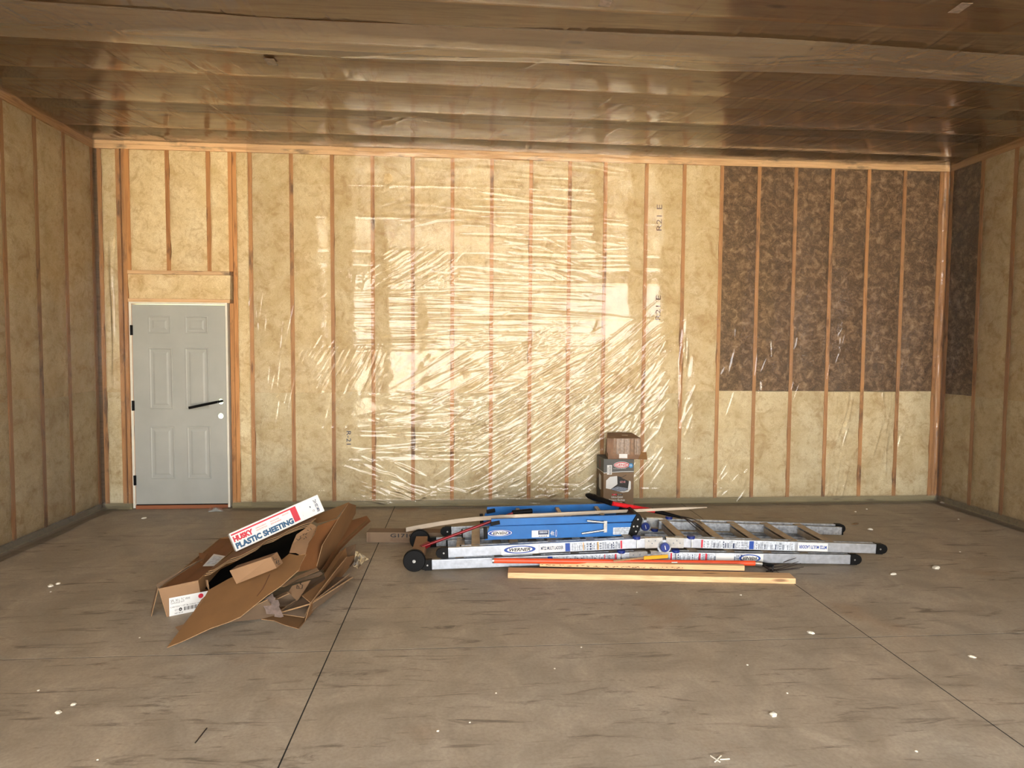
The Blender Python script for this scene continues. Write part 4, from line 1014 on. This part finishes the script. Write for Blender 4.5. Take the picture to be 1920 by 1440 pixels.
o2 = q(500, 680, .190); Uq = (q(600, 678, .190)-o2); Vq = (q(590, 585, .190)-o2)-Uq*.0
m = MB(); g_ = [o2, o2+Uq, q(682, 600, .190), q(588, 583, .190)]; m.add([p+EZ*.004 for p in g_], [(0, 1, 2, 3)], 'white_card')
c_ = sum(g_, Vector())/4; m.add([c_+(p-c_)*.72+EZ*.0048 for p in g_], [(0, 1, 2, 3)], 'print_light'); m.build('packing_slip', t, label='glossy white packing slip')

# black panel whose colour stands in for the shade inside the hollow
card('hollow_shade', 'flat black panel standing in for deep shade in the hollow under the torn cardboard', 'plastic',
     [('shade_panel', ((545, 860, .13), (740, 690, .17), (1340, 400, .33)), [(520, 850), (560, 760), (640, 700), (740, 650), (900, 560), (960, 510), (1160, 420), (1370, 350), (1380, 400), (1240, 600), (1100, 680), (800, 800), (600, 880)], 'black_shade', None)], th=.003)  # this part is only a black panel, shade put into its colour
# big kite shaped sheet
D_ = ((220, 1310, .003), (545, 862, .175), (1300, 580, .36))
r_, b_ = card('cardboard_sheet', 'large kite shaped brown cardboard sheet, its tip touching the floor in front of the pile', 'cardboard',
     [('sheet', D_, [(220, 1310), (345, 1145), (490, 965), (545, 862), (700, 775), (1010, 625), (1100, 640), (1180, 575), (1240, 590), (1310, 580), (1268, 655), (1255, 700), (1110, 830), (1000, 905), (900, 985), (795, 1070), (700, 1112), (560, 1160), (350, 1258)], 'cardboard', None)])
f = pl(*[q(*a) for a in D_]); f2 = lambda X, Y_, dz: qp(f, X, Y_)+EZ*dz
m = MB(); P = [f2(1180, 572, .004), f2(1200, 520, .012), f2(1235, 462, .03), f2(1290, 425, .03), f2(1350, 375, .03), f2(1390, 385, .02), f2(1375, 430, .02), f2(1355, 470, .02), f2(1330, 500, .012), f2(1305, 582, .004), f2(1262, 590, .004), f2(1230, 572, .004)]
m.panel(P, .004, 'cardboard_pale', 'cardboard_edge'); m.build('torn_flap', r_, label='torn flap with black marker scribble')
def scribble(m, pts, w_=.0035):
    for a, b in zip(pts, pts[1:]): m.beam(a, b, w_, .001, 'print_black')
m = MB()
for st in ([(1232, 495), (1250, 508), (1272, 488), (1255, 500)], [(1275, 470), (1262, 478), (1270, 488)], [(1290, 500), (1300, 490)], [(1295, 455), (1310, 462), (1318, 448)], [(1318, 425), (1330, 432)], [(1345, 410), (1352, 425)], [(1305, 478), (1312, 490)], [(1285, 470), (1292, 462), (1285, 458)]):
    scribble(m, [f2(X, Y_, .03)-(f2(X, Y_, .03)-C0).normalized()*.012 for X, Y_ in st])
m.build('marker_writing', r_, label='black marker scribble')
m = MB(); P = [f2(X, Y_, .0035) for X, Y_ in ((925, 915), (975, 850), (1025, 745))]
for a, b in zip(P, P[1:]): m.beam(a, b, .003, .001, 'print_brown')
m.build('crease', r_)
# sheet under its left edge
card('cardboard_sheet', 'narrow brown sheet peeking out under the left edge of the kite shaped sheet', 'cardboard',
     [('sheet', ((285, 1150, .004), (350, 1135, .02), (500, 960, .10)), [(285, 1150), (350, 1130), (430, 1030), (490, 935), (530, 900), (545, 930), (430, 1080), (330, 1215)], 'cardboard_pale', None)])
card('cardboard_flap', 'upright torn flap between the labelled carton and the kite shaped sheet', 'cardboard',
     [('flap', ((455, 800, .12), (525, 740, .17), (545, 865, .10)), [(470, 790), (520, 745), (540, 800), (545, 865), (505, 925), (480, 870)], 'cardboard_rich', None),
      ('torn_tip', ((525, 780, .20), (550, 865, .14), (540, 790, .20)), [(524, 782), (535, 785), (547, 860), (530, 830)], 'cardboard_pale', None)])
# stacked torn sheets under the white carton
for i, (dx_, dy_, lb, mat) in enumerate(((0, 0, 'uppermost torn cardboard sheet directly under the white plastic sheeting carton', 'cardboard'),
                                      (-14, 18, 'middle torn cardboard sheet of the three under the white carton', 'cardboard_dull'),
                                      (-34, 36, 'lowest torn cardboard sheet of the three under the white carton', 'cardboard_pale'))):
    dz = -.014*i
    card('torn_sheet', lb, 'cardboard', [('sheet', ((560, 705, .225+dz), (1340, 335, .43+dz), (720, 560, .245+dz)),
        [(x+dx_, y+dy_) for x, y in ((545, 712), (740, 560), (1000, 440), (1300, 290), (1385, 300), (1345, 330), (1280, 350), (1170, 395), (1090, 440), (1000, 470), (950, 512), (880, 548), (800, 590), (720, 615), (640, 668), (590, 700))], mat, None)], 'torn sheets under the white carton')
# small carton on the kite sheet
TLs, TRs, BLs, BRs = q(710, 710, .335), q(1032, 602, .425), q(765, 815, .255), q(1080, 690, .345)
dep = Vector((.012, .095, .0)); t = thing('small_carton', 'small narrow pale brown box lying on the kite shaped sheet', 'box', ground([BLs, BRs]))
m = MB(); m.hexa([BLs, BRs, BRs+dep, BLs+dep, TLs, TRs, TRs+dep, TLs+dep], 'cardboard_pale'); m.build('carton_body', t, bevel=.002)
U, V = (BRs-BLs).normalized(), None
m = MB(); e0 = BRs; eU = dep.normalized(); eV = (TRs-BRs).normalized()
for st in ([(.02, .085), (.015, .06), (.05, .055)], [(.04, .045), (.02, .03), (.05, .025), (.06, .04)], [(.03, .015), (.06, .012)]):
    scribble(m, [e0+eU*a+eV*b+Vector((.002, -.001, 0)) for a, b in st], .004)
m.build('marker_writing', t, label='black marker on the end')

# the white carton -------------------------------------------------
LB, RB = Z(443, 1034.3, .275), Z(609, 958, .475)
U = (RB-LB).normalized(); N = (C0-LB); N = (N-U*N.dot(U)).normalized(); V = N.cross(U); 
if V.z < 0: V = -V
L = (RB-LB).length; Ht = (Z(428.6, 1000.5, LB.z+.12)-LB).length; Ht = .131; dep = -N*.12
t = thing('plastic_sheeting_carton', 'long white carton with red and blue print reading plastic sheeting, on top of the pile', 'box', LB.lerp(RB, .5))
m = MB(); m.hexa([LB, RB, RB+dep, LB+dep, LB+V*Ht, RB+V*Ht, RB+V*Ht+dep, LB+V*Ht+dep], 'white_card'); m.build('carton_body', t, bevel=.004)
m = MB(); s_ = L/18.75; hs = Ht/3.95     # print laid out on a 18.75 x 3.95 grid
def R_(x0, x1, y0, y1, mat, off=.001): m.quad(LB, U, V, x0*s_, x1*s_, y0*hs, y1*hs, mat, off)
def T_(tx, x0, x1, y0, y1, mat, b=.02, off=.0014, **k): m.text(tx, LB, U, V, x0*s_, x1*s_, y0*hs, y1*hs, mat, off, b, **k)
R_(.25, 13.2, 3.3, 3.62, 'print_red'); R_(12.35, 13.6, .45, 3.62, 'print_red', .0012)
T_('HUSKY', .35, 4.3, 1.85, 3.05, 'print_red', .07); T_('PLASTIC SHEETING', .35, 12.2, .35, 1.6, 'print_blue', .06)
T_('SUPERIOR STRENGTH', 4.9, 7.1, 2.55, 2.85, 'print_pink'); T_('FOR PROTECTION', 4.9, 7.1, 2.05, 2.35, 'print_pink')
T_('WEATHER BARRIER', 7.9, 9.8, 2.55, 2.85, 'print_pink'); T_('MOISTURE BARRIER', 7.9, 10.1, 2.05, 2.35, 'print_pink'); T_('INSULATION', 10.5, 11.9, 2.75, 3.05, 'print_pink')
R_(14.32, 14.38, .1, 3.85, 'print_light'); R_(14.55, 14.58, .1, 3.85, 'print_light')
T_('RM120-VC', 17.3, 17.95, .5, 3.2, 'print_navy', .03, rot=90); T_('1', 16.2, 16.4, 1.9, 2.3, 'print_navy'); T_('12', 16.5, 16.9, .9, 1.3, 'print_navy')
m.build('carton_print', t, label='red and blue lettering')

# folded cartons at the right --------------------------------------
card('folded_carton', 'brown carton flap sticking out behind the right end of the white carton', 'cardboard',
     [('flap', ((1350, 290, .40), (1545, 298, .40), (1640, 180, .47)), [(1330, 300), (1440, 255), (1648, 172), (1600, 230), (1545, 298), (1480, 318), (1400, 336)], 'cardboard', None)])
card('folded_carton', 'tall flattened carton standing on edge in the pile, folded along a sharp crease', 'cardboard',
     [('left_panel', ((1240, 720, .19), (1390, 690, .16), (1560, 310, .40)), [(1240, 722), (1300, 590), (1335, 490), (1375, 430), (1400, 360), (1500, 320), (1570, 300), (1505, 400), (1440, 510), (1392, 690)], 'cardboard_rich', None),
      ('right_panel', ((1390, 690, .16), (1560, 420, .27), (1640, 190, .46)), [(1392, 690), (1440, 510), (1560, 312), (1645, 180), (1702, 198), (1698, 262), (1620, 410), (1500, 600), (1426, 706)], 'cardboard', None)])
card('folded_strip', 'pale upper one of two folded cardboard strips under the standing carton', 'cardboard',
     [('strip', ((1110, 835, .13), (1395, 685, .165), (1412, 705, .155)), [(1110, 835), (1180, 785), (1250, 748), (1394, 685), (1412, 707), (1260, 766), (1150, 826)], 'cardboard_pale', None)])
card('folded_strip', 'lower one of two folded cardboard strips, beneath the pale strip', 'cardboard',
     [('strip', ((1150, 830, .11), (1425, 715, .15), (1410, 745, .135)), [(1130, 838), (1260, 776), (1424, 716), (1440, 732), (1415, 750), (1240, 796), (1150, 828)], 'cardboard_dull', None)])
for i, (dx_, dy_, lb, mt) in enumerate(((0, 0, 'topmost of three orange brown sheets fanned out at the right back of the pile', 'cardboard_rich'),
                                    (10, 14, 'middle of three orange brown sheets fanned out at the right back of the pile', 'cardboard'),
                                    (18, 26, 'lowest of three orange brown sheets fanned out at the right back of the pile', 'cardboard_rich'))):
    card('flat_sheet', lb, 'cardboard', [('sheet', ((1440, 700, .13-.012*i), (1800, 290, .13-.012*i), (1650, 320, .18-.012*i)),
        [(x+dx_, y+dy_) for x, y in ((1600, 420), (1655, 318), (1785, 280), (1798, 296), (1640, 440), (1560, 520), (1470, 690), (1432, 706), (1500, 590))], mt, None)], 'fanned sheets at the back of the pile')
# long carton on the right, open end towards the camera
f0, f1 = q(1255, 1165, .003), q(1685, 640, .003); g0_, g1_ = q(1350, 962, .165), q(1632, 602, .165)
t = thing('long_carton', 'long brown carton at the right edge of the pile, its open end towards the camera', 'box', f0.lerp(f1, .5))
sp_l = pl(f0, f1, g0_); m = MB(); m.panel([qp(sp_l, X, Y_) for X, Y_ in ((1255, 1165), (1470, 905), (1600, 750), (1645, 715), (1685, 640), (1694, 590), (1632, 602), (1540, 715), (1350, 962), (1305, 1105))], .005, 'cardboard', 'cardboard_edge'); m.build('side_panel', t)
m = MB(); m.panel([g0_, g1_, q(1620, 530, .19), q(1550, 585, .19), q(1452, 735, .18), q(1466, 772, .175), q(1280, 903, .17)], .005, 'cardboard', 'cardboard_edge'); m.build('top_panel', t)
m = MB(); m.panel([q(1614, 530, .15), q(1702, 500, .13), q(1692, 592, .06), q(1636, 604, .14)], .004, 'cardboard_dull', 'cardboard_edge'); m.build('end_flap', t)
m = MB(); m.panel([q(960, 1088, .012), q(1060, 1100, .006), q(1140, 1132, .004), f0, f0+Vector((.05, .55, .01)), q(1000, 1000, .02)+Vector((0, .2, 0))], .004, 'cardboard', 'cardboard_edge'); m.build('bottom_panel', t)
m = MB(); m.panel([q(1110, 1046, .055), q(1296, 1074, .040), q(1296, 1074, .040)+Vector((.16, .5, .06)), q(1110, 1046, .055)+Vector((.1, .5, .06))], .004, 'cardboard_dull', 'cardboard_edge')
m.panel([q(1118, 1030, .075), q(1346, 964, .150), q(1346, 964, .150)+Vector((.16, .5, -.02)), q(1118, 1030, .075)+Vector((.1, .5, .03))], .008, 'cardboard_dull', 'cardboard_edge'); m.build('inner_flaps', t, label='inner flaps seen edge on')
m = MB(); m.panel([q(1296, 1080, .02), q(1350, 964, .15), q(1350, 964, .15)+Vector((.14, .5, 0)), q(1296, 1080, .02)+Vector((.14, .5, 0))], .004, 'cardboard_dull', 'cardboard_edge'); m.build('inner_side', t)
# crushed carton left of it
card('crushed_carton', 'crushed open tube of cardboard between the kite shaped sheet and the long carton', 'cardboard',
     [('upper_edge', ((1060, 920, .12), (1170, 872, .14), (1200, 800, .14)), [(1058, 932), (1070, 912), (1165, 868), (1178, 884), (1090, 926)], 'cardboard_pale', None),
      ('inner_wall', ((1060, 930, .10), (1170, 885, .14), (1240, 940, .07)), [(1066, 930), (1090, 922), (1172, 882), (1240, 938), (1190, 975), (1120, 1030), (1095, 990)], 'cardboard_dull', 'shaded inner wall'),
      ('lower_edge', ((1240, 938, .09), (1120, 1030, .06), (1245, 946, .08)), [(1244, 936), (1250, 945), (1180, 992), (1112, 1036), (1106, 1026), (1180, 978)], 'cardboard_pale', None)])
r2, _ = card('carton_corner', 'folded carton corner with black marker scribble below the standing carton', 'cardboard',
     [('panel', ((1200, 830, .15), (1345, 785, .17), (1245, 940, .10)), [(1172, 878), (1200, 828), (1345, 783), (1300, 860), (1252, 930), (1236, 942)], 'cardboard_pale', None)])
f3 = pl(q(1200, 830, .15), q(1345, 785, .17), q(1245, 940, .10)); m = MB()
for st in ([(1240, 822), (1238, 850), (1256, 850), (1252, 830), (1240, 826)], [(1275, 800), (1262, 812), (1275, 822)], [(1262, 850), (1278, 850), (1284, 820)]):
    scribble(m, [qp(f3, X, Y_)-(qp(f3, X, Y_)-C0).normalized()*.004 for X, Y_ in st])
m.build('marker_writing', r2, label='black marker scribble')
card('cardboard_sheet', 'pinkish brown sheet lying nearly flat under the lower edge of the kite shaped sheet', 'cardboard',
     [('sheet', ((690, 1118, .03), (1060, 1035, .06), (960, 1088, .012)), [(690, 1118), (800, 1072), (900, 990), (1010, 940), (1075, 1040), (1060, 1062), (960, 1088), (800, 1104)], 'cardboard_dull', None)])
r4, _ = card('torn_tape', 'torn strip of grey packing tape and paper hanging from the crushed cardboard', 'tape',
     [('tape', ((960, 965, .15), (1085, 935, .15), (1120, 1070, .08)), [(962, 965), (985, 930), (1020, 910), (1048, 886), (1056, 915), (1072, 922), (1066, 940), (1092, 938), (1104, 975), (1098, 990), (1118, 1030), (1134, 1066), (1112, 1075), (1062, 1068), (1064, 1050), (1000, 1048), (990, 1010)], 'tape_grey', None)], th=.002)
# clear plastic scrap
def blob(name, label, cat, pts, z0, amp, mat, seed):
    r = random.Random(seed); c = sum(pts, Vector())/len(pts); rings = 5; n = len(pts)*2; vs_ = [c+EZ*amp]
    for k in range(1, rings+1):
        for i in range(n):
            p = pts[i//2] if i % 2 == 0 else pts[i//2].lerp(pts[(i//2+1) % len(pts)], .5)
            v = c.lerp(p, k/rings); v = Vector((v.x, v.y, z0+amp*(1-k/rings)+r.uniform(0, amp*.7))); vs_.append(v)
    fs = [(0, 1+i, 1+(i+1) % n) for i in range(n)]+[(1+k*n+i, 1+(k+1)*n+i, 1+(k+1)*n+(i+1) % n, 1+k*n+(i+1) % n) for k in range(rings-1) for i in range(n)]
    m = MB(); m.add(vs_, fs, mat, False); o = rebase(m.build(name)); tag(o, label, cat); return o
blob('plastic_scrap', 'crumpled scrap of clear plastic film beside the long carton at the floor joint', 'plastic', [q(1688, 580, .003), q(1740, 600, .003), q(1802, 650, .003), q(1740, 690, .003), q(1690, 712, .003), q(1645, 712, .003)], .003, .05, 'scrap_film', 3)
blob('plastic_scrap', 'flat scrap of clear plastic film on the floor below the door', 'plastic', [Z(392, 952, 0), Z(415, 951, 0), Z(419, 960, 0), Z(390, 962, 0)], .003, .012, 'scrap_film', 5)

# ------------------------------------------------------------------ crumbs on the slab
def chip(px_, py_, r, mat, label, cat='debris', long=1, group=None):
    rr = random.Random(int(px_*7+py_)); p = Z(px_, py_, 0); n = 6; a0 = rr.uniform(0, 6); m = MB()
    vs_ = []
    for z_, s_ in ((.001, 1), (.35*r, .9), (.6*r, .45)):
        for k in range(n):
            a = 2*math.pi*k/n; x, y = math.cos(a)*r*long*rr.uniform(.7, 1.15)*s_, math.sin(a)*r*rr.uniform(.7, 1.15)*s_
            vs_.append(p+Vector((x*math.cos(a0)-y*math.sin(a0), x*math.sin(a0)+y*math.cos(a0), z_)))
    fs = [(j*n+k, j*n+(k+1) % n, (j+1)*n+(k+1) % n, (j+1)*n+k) for j in range(2) for k in range(n)]+[tuple(range(n-1, -1, -1)), tuple(range(2*n, 3*n))]
    m.add(vs_, fs, mat); o = rebase(m.build('debris_chip')); tag(o, label, cat, group); return o
chip(1450, 1341, .020, 'chip_white', 'largest white crumb of torn foam on the near floor, right of centre')
chip(1521, 1187, .016, 'chip_white', 'white splinter just above the cross joint, left of the right hand joint', long=1.6)
chip(1822, 1232, .014, 'chip_white', 'white flake on the floor near the right edge of the photo', long=1.6)
chip(1632, 993, .020, 'chip_white', 'white flake on the floor right of the ladder ends', long=1.4)
chip(1755, 1065, .026, 'chip_white', 'pale thin sliver on the floor at the right, behind the cross joint', long=2)
chip(1675, 1077, .020, 'chip_white', 'pale torn wisp on the floor right of the boards', long=1.5)
chip(109, 1095, .016, 'chip_white', 'white flake on the floor at the left, level with the long open carton')
chip(95, 1099, .018, 'chip_white', 'thin white sliver beside the white flake at the left', long=2)
chip(137, 1322, .014, 'chip_white', 'small white crumb near the lower left, right of another pair')
chip(110, 1336, .014, 'chip_white', 'white crumb near the lower left corner of the photo', long=1.5)
chip(1690, 938, .03, 'chip_white', 'white scrap lying on the bottom plate at the right end of the back wall')
chip(1603, 983, .020, 'chip_brown', 'dark wood splinter on the floor right of the ladder ends', long=2.6)
chip(270, 972, .018, 'chip_white', 'white crumb on the floor in front of the grey door', long=1.5)
chip(1766, 943, .024, 'chip_white', 'white foam bit in the back right corner')
for a in ((1389, 1116, 0.008, 'just in front of the right end of the wide board'), (1194, 1111, 0.006, 'in front of the middle of the wide board'), (1040, 1254, 0.006, 'just before the cross joint, at the middle of the floor'), (1401, 1247, 0.007, 'just before the cross joint, below the right end of the boards'), (1476, 1300, 0.006, 'up and right of the largest white foam crumb'), (1718, 1409, 0.007, 'at the bottom, nearest to the right hand joint'), (821, 1371, 0.007, 'at the bottom, between the left joint and the middle'), (881, 1355, 0.006, 'right of the one by the lower middle, a little farther back'), (930, 1300, 0.006, 'in the middle of the near slab, well behind the others there'), (72, 1295, 0.007, 'nearest the left edge of the photo'), (262, 1196, 0.006, 'left of the tip of the kite shaped sheet'), (1604, 960, 0.012, 'near the back wall, left one of two right of the ladders'), (1625, 955, 0.012, 'near the back wall, right one of two right of the ladders'), (1800, 1035, 0.008, 'by the right wall, nearer than the one beside it'), (95, 1110, 0.007, 'just below the pair of flakes at the left'), (1090, 1214, 0.006, 'lying on the cross joint at the middle'), (183, 1425, 0.006, 'at the very bottom left'), (1797, 974, 0.01, 'by the right wall, close to the back corner')):
    chip(a[0], a[1], a[2], 'chip_white', 'tiny pale crumb '+a[3], group='tiny crumbs on the slab')
a, b = Z(388, 1366, 0), Z(366, 1394, 0)
m = MB(); m.beam(a+EZ*.0022, b+EZ*.0022, .004, .003, 'tine_steel'); tag(rebase(m.build('wood_splinter')), 'long dark splinter on the near floor at the left of the joint', 'debris')
for k, (x0, y0, x1, y1) in enumerate(((1332, 1418, 1350, 1430), (1350, 1425, 1368, 1424), (1340, 1430, 1352, 1418))):
    a, b = Z(x0, y0, 0), Z(x1, y1, 0); m = MB(); m.beam(a+EZ*.003, b+EZ*.003, .004, .003, 'chip_white'); tag(rebase(m.build('straw')), ('left', 'right', 'lower crossing')[k]+' one of three thin pale straws at the bottom edge of the photo', 'debris', 'straws at the bottom edge')
